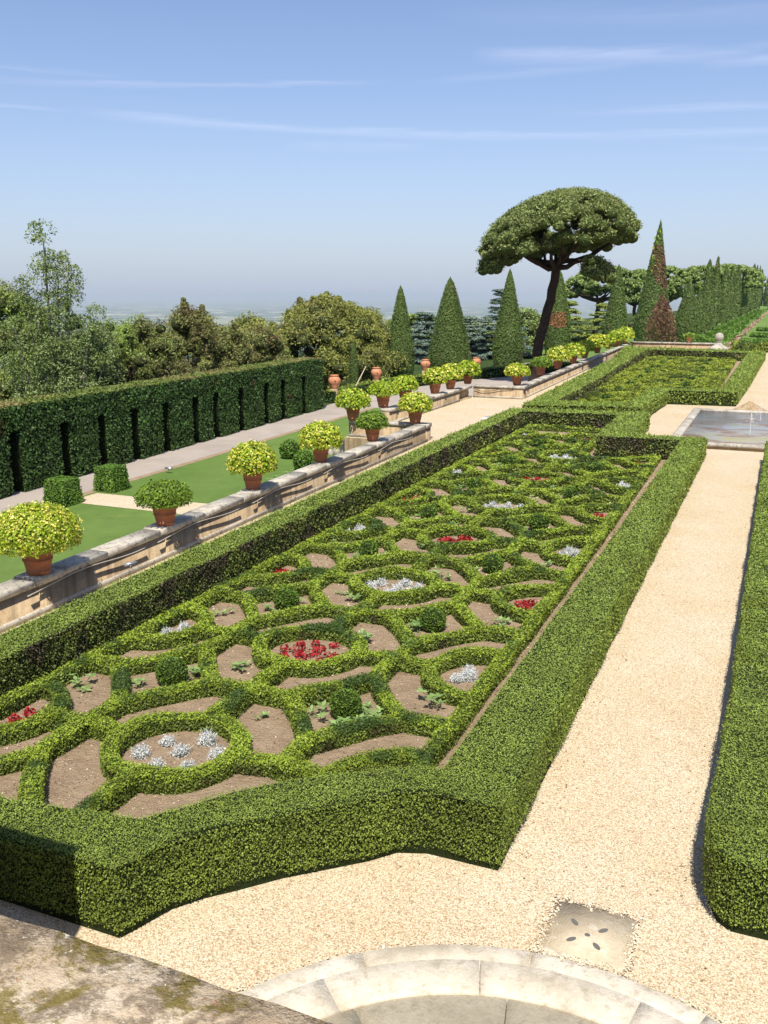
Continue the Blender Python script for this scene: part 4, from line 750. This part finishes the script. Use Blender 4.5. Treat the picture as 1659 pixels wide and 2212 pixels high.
# ------------------------------------------------------------------ TREES
def cone_tree(x, y, h, w, label, z0=-1., leaf='cypress', belly=.25, tip=.7, cat='cypress', group='clipped cypresses', lift=0., extra=None, lean=0., seed=0., cover=2.8, k=.0011):
    root = empty('cypress_tree', (x, y, z0), label, cat, group); d = math.hypot(x, y); R = w*(.41 if lift else .57)
    def prof(t):       # t 0..1 up the crown
        t = np.asarray(t, float); return R*np.where(t < belly, .86+.14*np.sin(t/belly*np.pi/2), np.clip((1-t)/(1-belly), 0, 1)**tip)*np.clip((1.0-t)*25, 0, 1)**.5
    mb = MB(); mb.tube([(0, 0, -.2), (0, 0, max(lift, .5)+h*.3)], max(.12, R*.18), 'bark', 8); mb.build('trunk', root)
    mb = MB(); th = np.linspace(0, 2*np.pi, 20, endpoint=False); ts = np.linspace(0, 1, 22); P = []
    for t in ts:
        ring = np.stack([np.cos(th), np.sin(th), np.full(20, t*3)], -1); rr = prof(t)*.9*(1+.05*wob(ring, 2.2, seed)); P.append(np.stack([rr*np.cos(th)+lean*t, rr*np.sin(th), np.full(20, lift+t*(h-lift))], -1))
    mb.grid(np.array(P), 'cypress_core', closed=True, cap=True)
    s = max(.05, k*d); A = math.pi*R*h*1.2; n = int(cover*A/(s*s)); t = 1-np.sqrt(rng.random(int(n)))*1.0; t = np.clip(t, 0, 1); a = rng.random(len(t))*2*np.pi
    Q = np.stack([np.cos(a), np.sin(a), t*3], -1); r = prof(t)*(1+.06*wob(Q, 2.2, seed)+.022*rng.normal(size=len(t)))
    z = lift+t*(h-lift); P = np.stack([r*np.cos(a)+lean*t, r*np.sin(a), z], -1); N = np.stack([np.cos(a), np.sin(a), np.full(len(a), .35)], -1)
    m = np.full(len(a), False)
    if extra: m = extra(P, t, a)
    mb.quads(leaf_quads(P[~m], N[~m], s, .5, .5, up=1.0), leaf)
    if extra: mb.quads(leaf_quads(P[m], N[m], s, .7, .5, up=1.5), extra.mat)
    mb.build('crown', root); return root
cone_tree(-30.1, 75.1, 7.75, 2.05, 'narrow clipped cypress, first of the row right of the big oak', seed=1)
cone_tree(-28.7, 83.9, 8.55, 3.45, 'broadest clipped cypress cone, between the two blue cedars', belly=.14, seed=2)
cone_tree(-24.1, 87.7, 9.4, 2.6, 'clipped cypress just left of the umbrella pine trunk, shaded at its foot', seed=3, tip=.8)
def ex_patch(cz, r, ang, mat, thr=0.):
    def f(P, t, a): return (((t-cz)/r)**2+(np.angle(np.exp(1j*(a-ang)))/.9)**2 < 1+.5*wob(P, 3)) 
    f.mat = mat; return f
cone_tree(-24.7, 111.9, 9.75, 2.75, 'clipped cypress with a rusty patch, right behind the umbrella pine trunk', seed=4, extra=ex_patch(.42, .10, -1.35, 'orange'))
cone_tree(-21.8, 135.7, 11.1, 2.85, 'clipped cypress between the distant umbrella pine and the ivy-grown cypress', seed=5, tip=.7)
def f_ivy(P, t, a): return ((wob(P, .8, 2) > .38-.55*np.exp(-((a-5.9+1.6*(t-.3))/.5)**2)-.25*(t > .5)) & (t < .8))
f_ivy.mat = 'brown'
R_f = cone_tree(-16.4, 131.5, 16.6, 4.1, 'tallest ragged cypress, half brown and climbed by bright ivy', seed=6, extra=f_ivy, tip=.95, lean=.35, belly=.2)
mb = MB(); t = np.concatenate([rng.normal(.72, .1, 60), rng.normal(.5, .12, 60)]).clip(.3, .9); a = rng.normal(-1.9, .6, 120); r = 2.2*(1-t)+.15
mb.quads(leaf_quads(np.stack([r*np.cos(a)+.2, r*np.sin(a), t*16.6], -1), rng.normal(size=(120, 3)), .4, .8), 'ivy'); mb.build('ivy', R_f)
cone_tree(-13.1, 146.3, 8.9, 3.7, 'broad short cypress cone behind the far wide pot', seed=7, tip=.8)
cone_tree(-12.1, 151.5, 8.1, 1.8, 'short narrow cypress at the start of the alley row', seed=8, leaf='cypress_pale', tip=.7)
cone_tree(-28.35, 61.7, 3.7, .62, 'slim young cypress column at the end of the tall hedge', seed=9, tip=.45, belly=.5)
al = [(-11.5, 158.2, 11.4, 2.5), (-11.5, 176.4, 12.5, 2.1), (-11.5, 202.2, 11.8, 2.7), (-11.5, 226.7, 12.3, 2.4), (-11.5, 255.4, 13.1, 2.8), (-11.5, 290.7, 13.5, 3.0), (-11.5, 333.1, 14.2, 3.4), (-11.7, 375, 16.9, 3.6), (-11.7, 411.3, 17.5, 2.6), (-11.8, 453.9, 18.2, 2.6), (-11.9, 500, 18, 3.2), (-7.5, 498, 17.5, 7.5)]
for i, (x, y, h, w) in enumerate(al):
    cone_tree(x, y, h+1.2, w, 'rust-topped narrow cypress near the far end of the alley row' if i == 8 else 'dark cypress closing the view at the right edge of the alley' if i == 11 else f'alley cypress with a lifted skirt, {ordn[min(i, 10)]} along the long row', z0=-1.2, leaf=['cypress_pale', 'cypress_pale'][i % 2] if i != 11 else 'cypress', belly=.3, tip=.5, lift=1.5, seed=10+i, group='cypresses of the alley row', extra=ex_patch(.75, .3, -1.4, 'orange') if i == 8 else None)
# brown dead bush in front of the ivy cypress
root = empty('dead_bush', (-13.6, 118, -1), 'brown dead conifer bush in front of the ivy-grown cypress', 'bush')
mb = MB(); mb.tube([(0, 0, 0), (0, 0, 2.5)], [.15, .05], 'bark', 6)
n = 3800; V = unit(rng.normal(size=(n, 3))); rr = rng.random((n, 1))**.3; P = V*[1.75, 1.5, 3.1]*rr*(1+.35*wob(V*2, 2)[:, None]); P[:, :2] *= (1-.16*P[:, 2:3]); P = P+[0, 0, 3.6]; mb.quads(leaf_quads(P, V, .24, .9, .3, up=1), 'brown'); mb.build('foliage', root)
MAT['tree_core'] = coremat('tree_core', (.03, .035, .012), (.07, .085, .025), 4)
def puffs(mb, C, Rr, leaf, size, per, squash=.8, core=None, tilt=.8, cm='cypress_core'):
    for c, r in zip(C, Rr):
        if core:
            ph = np.linspace(.25, np.pi-.25, 5); th = np.linspace(0, 2*np.pi, 7, endpoint=False)+rng.random()
            mb.grid(np.array([np.stack([c[0]+r*core*np.sin(p)*np.cos(th), c[1]+r*core*np.sin(p)*np.sin(th), np.full(7, c[2]+r*core*squash*np.cos(p))], -1) for p in ph]), cm, closed=True, cap=True)
        n = per; V = unit(rng.normal(size=(n, 3))); V[:, 2] = np.where(V[:, 2] < -.35, -V[:, 2], V[:, 2]); P = c+V*[r, r, r*squash]*rng.uniform(.72, 1.12, (n, 1))
        mb.quads(leaf_quads(P, V, size, tilt, .45), leaf)
def limb(mb, a, b, r0, r1, sag=.0, n=8, m='bark', w=.0):
    a, b = np.array(a, float), np.array(b, float); t = np.linspace(0, 1, n)[:, None]; P = a+(b-a)*t; P[:, 2] += sag*np.sin(np.pi*t[:, 0]); P[1:-1] += rng.normal(size=(n-2, 3))*w
    mb.tube(P, np.linspace(r0, r1, n), m, 8)
def umbrella_pine(x, y, z0, h, crw, crh, label, trunk_top=None, seed=1, leaf='pine', npuff=330, lean=(0, 0), tr=.55, droop=(), size=.16, per=95, pr_=.82):
    root = empty('umbrella_pine', (x, y, z0), label, 'pine tree'); R = crw/2; zt = h-crh; lx, ly = lean
    mb = MB(); pts = [(0, 0, -.3), (.12, 0, .8), (.35*np.sign(lx or 1), 0, zt*.35), (lx*.75, ly*.6, zt*.7), (lx, ly, zt*1.02)]
    tt = np.linspace(0, 4, 17); P = np.stack([np.interp(tt, range(5), [p[j] for p in pts]) for j in range(3)], -1); P[1:-1, :2] += rng.normal(size=(15, 2))*.06
    mb.tube(P, np.interp(tt, [0, .6, 3, 4], [tr*1.35, tr, tr*.8, tr*.75]), 'bark', 12)
    for j in range(11):
        a = j*2*np.pi/11+rng.normal()*.15; rr = R*rng.uniform(.5, .85); limb(mb, (lx, ly, zt*rng.uniform(.92, 1.03)), (lx+rr*math.cos(a), ly+rr*math.sin(a), zt+crh*rng.uniform(.22, .4)), tr*.5, .07, sag=-.35, w=.08)
    mb.build('trunk', root, smooth=True)
    mb = MB(); C = []; Rr = []
    for j in range(npuff):
        a = rng.random()*2*np.pi; q = math.sqrt(rng.random())*.97; top = math.sqrt(max(0, 1-q*q)); zz = top*crh*.80+crh*.12
        if rng.random() < .28: zz = crh*(.10+.12*rng.random())+zz*.15; q = max(q, .35)
        dx = R*q*math.cos(a); zz += .16*crh*(dx/R)            # the crown tilts a little
        C.append((lx+dx, ly+R*q*math.sin(a), zt+zz)); Rr.append(pr_*rng.uniform(.75, 1.25)*R/8.5)
    for dx, dz, n_, sp in droop:
        for j in range(n_): C.append((lx+dx+rng.normal()*sp, ly-1+rng.normal()*sp, zt+dz+rng.normal()*sp*.6)); Rr.append(.6)
    puffs(mb, np.array(C), Rr, leaf, size, per, core=.8); mb.build('crown', root); return root
umbrella_pine(-18.6, 76, -1, 14.8, 11.9, 5.45, 'big leaning umbrella pine rising above the row of cypresses', lean=(1.6, -.3), droop=[(-4.9, -.1, 9, .5), (-4.2, .4, 8, .5), (3.7, -.6, 13, .45), (2.9, 0, 6, .4)], size=.12, per=150, tr=.46, npuff=620, pr_=.84)
umbrella_pine(-29.6, 162, -1.5, 11.9, 13.6, 5.4, 'umbrella pine standing behind the cypress next to the big pine', leaf='pine_far', npuff=190, size=.3, per=60, tr=.5, lean=(.6, 0))
umbrella_pine(-22.7, 188, -3, 14.2, 13.0, 7.5, 'dark umbrella pine right of the ivy-grown cypress', leaf='pine_far', npuff=150, size=.34, per=60, tr=.5)
umbrella_pine(-28.5, 200, -3, 14, 11, 7.0, 'umbrella pine peeping out left of the ivy-grown cypress', leaf='pine_far', npuff=120, size=.34, per=60, tr=.45)
umbrella_pine(-19.5, 229, -3, 15.3, 15.5, 8.0, 'umbrella pine behind the start of the alley row', leaf='pine_far', npuff=150, size=.4, per=60, tr=.5)
umbrella_pine(-17.0, 290, -3, 17.2, 20, 9, 'hazy umbrella pine behind the middle of the alley row', leaf='pine_far', npuff=150, size=.5, per=60, tr=.5)
umbrella_pine(-16.5, 340, -3, 17.6, 20, 9, 'hazy umbrella pine behind the far half of the alley row', leaf='pine_far', npuff=150, size=.55, per=60, tr=.5)
umbrella_pine(-43.5, 112, -3, 6.5, 10.5, 4.5, 'umbrella pine crown showing between the oak and the first cypress', leaf='pine_far', npuff=110, size=.24, per=60, tr=.4)
def leafy_tree(x, y, z0, h, w, label, leaf='bush', nclump=90, size=.14, per=80, bottom=.0, spiky=0., name='leafy_tree', cat='tree', group=None, bark='bark', cr=.5, inner=.25):
    root = empty(name, (x, y, z0), label, cat, group); R = w/2
    mb = MB(); limb(mb, (0, 0, -.3), (rng.normal()*.3, 0, h*.7), .05*R+.08, .05, m=bark, w=.08)
    for j in range(7):
        a = rng.random()*6.28; z_ = h*rng.uniform(.2, .5); limb(mb, (0, 0, z_), (R*.6*math.cos(a), R*.6*math.sin(a), z_+h*.3), .04*R+.03, .02, m=bark, w=.06)
    mb.build('trunk', root)
    mb = MB(); C = []; Rr = []; nclump = int(nclump*1.7)
    for j in range(nclump):
        V = unit(rng.normal(size=3)); q = 1 if rng.random() > inner else rng.random()**.5; V = V*q
        zc = bottom*h+(h*(1-bottom))*(.5+.5*V[2]*.93); rr = R*(.92+.25*rng.normal()*.4); wid = rr*(1.0 if V[2] < .2 else 1-.25*V[2])
        up_ = abs(rng.normal())*spiky if V[2] > .3 else 0
        C.append((V[0]*wid, V[1]*wid, zc)); Rr.append(cr*rng.uniform(.6, 1.35))
        if up_ > .25:
            for q_ in np.arange(.2, up_+.2, .22): C.append((V[0]*wid, V[1]*wid, zc+cr*.4+q_)); Rr.append(cr*.42*(1-.5*q_/(up_+.2)))
    puffs(mb, np.array(C), np.array(Rr)*1.12, leaf, size*.8, int(per*2.6), squash=.85, tilt=.9, core=.5, cm='tree_core'); mb.build('crown', root); return root
leafy_tree(-35.2, 71.5, -4.5, 9.9, 10.8, 'big olive-green holm oak between the tall hedge and the first cypress', 'holm', 230, .17, 95, spiky=.3, cr=.85)
leafy_tree(-34.6, 78, -4.5, 9.1, 4.6, 'smaller rounded oak leaning out right of the big holm oak', 'holm', 60, .18, 80, cr=.8)
leafy_tree(-33.6, 57, -5.5, 9.2, 5.6, 'olive bushy tree left of the big holm oak', 'holm', 90, .15, 85, cr=.7)
leafy_tree(-30.6, 52.6, -4, 7.9, 4.0, 'yellowish shrub tree above the right end of the tall hedge', 'bush_olive', 60, .13, 80, spiky=.2, cr=.6)
leafy_tree(-31.6, 46.2, -4, 9.2, 4.4, 'brownish tree with spiky upright shoots above the middle of the tall hedge', 'bush_olive', 80, .12, 80, spiky=.3, cr=.55)
leafy_tree(-30.9, 49.4, -4, 8.0, 3.4, 'brownish pointed tree beside the spiky one above the tall hedge', 'bush_olive', 60, .12, 80, spiky=.3, cr=.5)
leafy_tree(-31.1, 41.6, -4, 8.9, 4.2, 'fresh green round tree above the tall hedge', 'bush', 60, .12, 80, cr=.55)
leafy_tree(-31.2, 38.9, -4, 8.9, 4.4, 'grey-green bush above the tall hedge, right of the poplar', 'bush', 55, .11, 80, cr=.5)
leafy_tree(-30.6, 36.0, -4, 9.0, 4.2, 'light green windblown tree right of the poplar', 'poplar', 60, .11, 80, spiky=.25, cr=.5)
leafy_tree(-31.5, 54.9, -5, 8.6, 3.6, 'dull green shrub between the yellowish shrub and the oak', 'bush', 50, .13, 80, cr=.55)
leafy_tree(-44, 43, -5, 11.3, 6.5, 'dark rounded pine crown at the left edge of the photo', 'bush', 90, .16, 80, bottom=.62, cr=.7)
for x, y, z0, h, w, lb, lf in [(-37.5, 42, -6, 10.0, 6, 'mid green tree in the second row behind the poplar', 'bush'), (-36.5, 47.5, -6, 10.2, 6, 'mid green tree in the second row behind the fresh green tree', 'bush'),
    (-37, 54.5, -6, 10.6, 6.5, 'olive tree in the second row behind the spiky tree', 'holm'), (-36.5, 61, -6, 10.3, 6.5, 'olive tree in the second row left of the big holm oak', 'holm'), (-35.5, 37.6, -6, 9.0, 5, 'dull green tree in the second row beside the poplar foot', 'bush')]:
    leafy_tree(x, y, z0, h, w, lb, lf, 90, .16, 80, cr=.7)
# poplar: several upright stems with loose clumps
root = empty('poplar_tree', (-30.2, 33.3, -3), 'tall loose poplar with pale upright branches at the left', 'tree')
mb = MB(); C = []; Rr = []; stems = [(0, 0, 11.4, 1.0), (-.9, .2, 9.3, .9), (1.0, .3, 10.3, .7), (.5, -.3, 9.6, .8), (1.8, .5, 7.8, .9), (-1.5, .2, 7.5, .9), (-.5, -.3, 8.2, .9), (2.3, .8, 6.2, .8), (-2.0, .5, 6.4, .8)]
# spread sideways as seen from the garden: along the direction (.74,.67)
for u, v, hh, sp in stems:
    bx, by = (.74*u, .67*u) ; bx += -.67*v*.5; by += .74*v*.5
    limb(mb, (bx*.15, by*.15, 0), (bx, by, hh), .13, .025, m='pale_bark', w=.06, n=10)
    for z in np.arange(2.0, hh+.25, .3):
        f_ = z/hh; spread = (.62*sp)*(1-.7*f_)+.12
        for _ in range(2 if rng.random() < .75 else 1):
            a = rng.random()*6.28; C.append((bx*(.15+.85*f_)+math.cos(a)*spread, by*(.15+.85*f_)+math.sin(a)*spread, z+rng.normal()*.1)); Rr.append(rng.uniform(.2, .42))
mb.build('trunk', root); mb = MB(); puffs(mb, np.array(C), np.array(Rr)*1.25, 'poplar', .085, 130, squash=1.0, tilt=1.0); mb.build('crown', root)
def cedar(x, y, z0, h, w, label, leaf='cedar', tiers=11, size=.2, seed=0, per=70):
    root = empty('cedar_tree', (x, y, z0), label, 'cedar tree'); R = w/2; mb = MB(); limb(mb, (0, 0, -.3), (0, 0, h*.95), .35, .06, w=.02)
    C = []; Rr = []; br = []
    for i in range(tiers):
        f_ = i/(tiers-1); z = h*(.08+.88*f_); L = R*(1-f_**1.6)*1.0+.35; nb = 9 if f_ < .8 else 5
        for j in range(nb):
            a = j*2*np.pi/nb+i*.7+rng.normal()*.15; LL = L*rng.uniform(.75, 1.08); limb(mb, (0, 0, z-.1), (LL*.9*math.cos(a), LL*.9*math.sin(a), z-.05*LL), .07, .02, sag=.15, n=5)
            for q in np.linspace(.25, 1, max(3, int(LL/.55))):
                for _ in range(2): C.append((LL*q*math.cos(a)+rng.normal()*.3, LL*q*math.sin(a)+rng.normal()*.3, z+.35*math.sin(q*2.2)-.45*q*q+rng.normal()*.06)); Rr.append(.55*rng.uniform(.7, 1.25))
    mb.build('trunk', root); mb = MB(); puffs(mb, np.array(C), Rr, leaf, size*.62, int(per*2.2), squash=.32, tilt=.45, core=.7); mb.build('crown', root)
cedar(-38.3, 103, -5, 8.9, 10, 'blue-green cedar between the first two cypresses', seed=1, tiers=9, size=.24, per=42)
cedar(-34.8, 109.5, -5, 8.3, 8, 'blue-grey cedar right of the broadest cypress', seed=2, tiers=9, size=.24, per=42)
cedar(-30.6, 108.2, -5, 11.6, 8.6, 'large blue cedar behind the cypress left of the pine trunk', seed=3, tiers=11, size=.24, per=42)
cedar(-29.0, 138.5, -5, 10.0, 12, 'golden-green cedar with layered boughs behind the big pine trunk', leaf='cedar_green', tiers=9, size=.32, per=34)
cedar(-24.3, 141, -5, 9.6, 10, 'golden-green cedar behind the distant cypress left of the ivy', leaf='cedar_green', tiers=9, size=.32, per=34)
cedar(-17.5, 150, -5, 9.0, 8, 'golden-green cedar showing right of the ivy-grown cypress', leaf='cedar_green', tiers=8, size=.34, per=30)
cedar(-56.5, 94.5, -9, 12.6, 9, 'flat-topped blue cedar far behind the bushes', tiers=8, size=.24, per=34)
for x, y, z0, h, w, lb, lf in [(-37, 118, -6, 8, 12, 'dark evergreen mass behind the blue cedars', 'bush'), (-36, 140, -6, 9.4, 9, 'olive rounded tree just left of the big pine trunk', 'pine_far'), (-46, 74, -7, 9, 8, 'dark tree behind the holm oak', 'bush'), (-22, 172, -5, 7, 14, 'dark thicket behind the cypress row', 'bush'), (-17, 176, -5, 6.5, 10, 'dark shrubbery at the start of the alley', 'bush')]:
    leafy_tree(x, y, z0, h, w, lb, lf, 80, .3, 45, cr=1.1)
# low hedges along the far road edge and their terracotta jars
def seg_hedge(name, label, x0, y0, x1, y1, th, z0, z1, leaf='tall', topleaf='hedge'):
    L = math.hypot(x1-x0, y1-y0); nx, ny = -(y1-y0)/L*th/2, (x1-x0)/L*th/2; big_hedge(name, label, [(x0-nx, y0-ny), (x1-nx, y1-ny), (x1+nx, y1+ny), (x0+nx, y0+ny)], None, z1-z0, z0=z0, leaf=leaf, topleaf=topleaf, step=12)
seg_hedge('roadside_hedge', 'low dark hedge between the first two terracotta jars', -27.35, 55.3, -27.6, 63.4, .9, -1, -.25)
seg_hedge('roadside_hedge', 'low dark hedge behind the bay pots under the first cypress', -27.3, 65.0, -24.2, 75.5, 1.0, -1, -.25)
seg_hedge('roadside_hedge', 'low dark hedge shaded by the umbrella pine at its foot', -24.0, 76.2, -17.6, 90, 1.0, -1, -.2)
for i, (x, y, s, z, lb) in enumerate([(-27.1, 55.9, .84, -.21, 'round terracotta jar on a post at the end of the tall hedge'), (-27.65, 64.2, .84, -.32, 'round terracotta jar between the slim cypress and the first big cypress'), (-26.5, 71.6, .84, -.15, 'round terracotta jar half hidden behind a yellow potted shrub'), (-23.86, 77, .84, -.24, 'small round terracotta jar left of the pine trunk')]):
    root = empty('terracotta_jar', (x, y, z), lb, 'jar', 'terracotta jars on the roadside hedges')
    mb = MB(); mb.lathe(0, 0, [(0, .1), (.20, .1), (.24, .16), (.22, .22), (.36, .42), (.41, .6), (.38, .76), (.27, .9), (.25, .93), (.30, .96), (.31, 1.0), (.24, 1.0), (.2, .9), (0, .88)], 'terra_pale', 24); mb.build('jar_body', root, smooth=True)
    for a in (-2.2, -1.0, .4, 2): 
        m2 = MB(); m2.lathe(.40*math.cos(a), .40*math.sin(a), [(.0, .60), (.05, .62), (.05, .68), (0, .70)], 'terra', 8); m2.build('mask_boss', root)
    mb = MB(); mb.box(-.22, .22, -.22, .22, -1.0-z, .1, 'wall'); mb.build('post', root)
# leaning pole
mb = MB(); mb.tube([(-27.0, 58, -1), (-27.3, 61.5, .95)], .045, 'wood', 6); tag(mb.build('wooden_pole'), 'pale wooden pole leaning beside the slim cypress', 'pole')
# alley beyond: clipped bench hedges, flower strip, oval hedges
for i in range(11):
    y = 124+i*i*1.1+i*12; x = -8.9+.06*i
    mb = MB(); s_ = 1+i*.05
    for (xa, xb, za, zb) in ((-1.1, 1.0, 0, 1.15), (-1.9, 1.1, 1.15, 1.75), (-1.0, -.1, 1.75, 2.15)):
        mb.box(x+xa*.9, x+xb*.9, y-1.1, y+1.1, -1.2+za, -1.2+zb, 'topiary')
        n = 420; u = rng.random((n, 3)); P = np.stack([x+(xa+(xb-xa)*u[:, 0])*.9, np.full(n, y-1.1), -1.2+za+(zb-za)*u[:, 1]], -1)+rng.normal(size=(n, 3))*.03; mb.quads(leaf_quads(P, np.tile([0, -1., .3], (n, 1)), .2, .6), 'topiary')
        P = np.stack([x+(xa+(xb-xa)*u[:, 0])*.9, y-1.1+2.2*u[:, 1], np.full(n, -1.2+zb)], -1)+rng.normal(size=(n, 3))*.03; mb.quads(leaf_quads(P, np.tile([0, 0, 1.], (n, 1)), .2, .6), 'topiary')
        P = np.stack([np.full(n, x+xb*.9), y-1.1+2.2*u[:, 1], -1.2+za+(zb-za)*u[:, 0]], -1); mb.quads(leaf_quads(P, np.tile([1., 0, .2], (n, 1)), .2, .6), 'topiary')
    tag(mb.build('stepped_topiary'), f'hedge block clipped into steps below the alley cypresses, {ordn[i]} along the row', 'topiary', 'stepped hedge blocks of the alley')
mb = MB(); n = 5200; Y = 112+(1-rng.random(n)**.5)*300*1; Y = 112+330*rng.random(n)**1.6; P = np.stack([-6.9+.3*rng.normal(size=n), Y, -1.2+.5*rng.random(n)], -1); mb.quads(leaf_quads(P, rng.normal(size=(n, 3))*[.5, .5, 1]+[0, 0, .6], .22*(1+Y/300), .8), 'terrace_flowers')
n = 2500; Y = 112+330*rng.random(n)**1.6; P = np.stack([-7.4+.35*rng.normal(size=n), Y, -1.2+.8*rng.random(n)], -1); mb.quads(leaf_quads(P, rng.normal(size=(n, 3)), .25*(1+Y/300), .8), 'topiary')
tag(mb.build('flower_strip'), 'strip of pink and green bedding along the far alley', 'flower bed', kind='stuff')
for i, (y, w_) in enumerate([(118, 3.6), (133, 4.2), (152, 4.2), (176, 3.6), (205, 3.4)]):
    mb = MB(); path_hedge(mb, ringpts(-2.6+.3*i*.5, y, w_*.75, w_*.9*1.3, n=24), w=1.0, h=.55, z0=-1.2, closed=True, leaf='topiary'); tag(mb.build('oval_hedge'), f'low oval hedge on the lawn of the lower garden, {ordn[i]} beyond the ball finial', 'hedge', 'oval hedges of the lower garden')
mb = MB(); mb.lathe(0, 0, [(r*.9, h_*.75) for r, h_ in POTPROF], 'terra_pale', 20); tag(mb.build('clay_pot'), 'pale clay pot at the foot of the alley flower strip', 'pot'); bpy.data.objects['clay_pot'].location = (-7.3, 113.5, -1.2)
# far red house
root = empty('red_house', (-424, 428, -52), 'red house with tiled roof far below at the left edge', 'house'); o_ = (-424, 428, -52)
mb = MB(); mb.box(-429, -419, 423, 433, -56, -41.6, 'redwall'); mb.build('wall', root, origin=o_)
mb = MB(); mb.add([(-430, 422, -41.6), (-418, 422, -41.6), (-418, 434, -41.6), (-430, 434, -41.6), (-424, 422, -38.8), (-424, 434, -38.8)], [[0, 1, 4], [1, 2, 5, 4], [2, 3, 5], [3, 0, 4, 5], [3, 2, 1, 0]], 'roof'); mb.build('roof', root, origin=o_)
for wy in (425, 428, 431):
    m2 = MB(); m2.box(-418.98, -418.9, wy-.5, wy+.5, -44.5, -42.8, 'hole'); m2.build('window', root, origin=o_)
# ------------------------------------------------------------------ HAZE over the plain
mb = MB(); mb.box(-96000, 96000, -96000, 96000, -405, 24, 'haze') if False else None
k = bpy.data.materials.new('haze'); k.use_nodes = True; k.node_tree.nodes.remove(k.node_tree.nodes['Principled BSDF']); v = k.node_tree.nodes.new('ShaderNodeVolumePrincipled')
v.inputs['Color'].default_value = (.575, .64, .75, 1); v.inputs['Density'].default_value = 5.5e-5; v.inputs['Anisotropy'].default_value = 0.0; k.node_tree.links.new(v.outputs[0], k.node_tree.nodes['Material Output'].inputs['Volume']); MAT['haze'] = k
mb = MB(); mb.box(-96000, 96000, -96000, 96000, -406, 24, 'haze'); hz = mb.build('haze'); hz['kind'] = 'stuff'
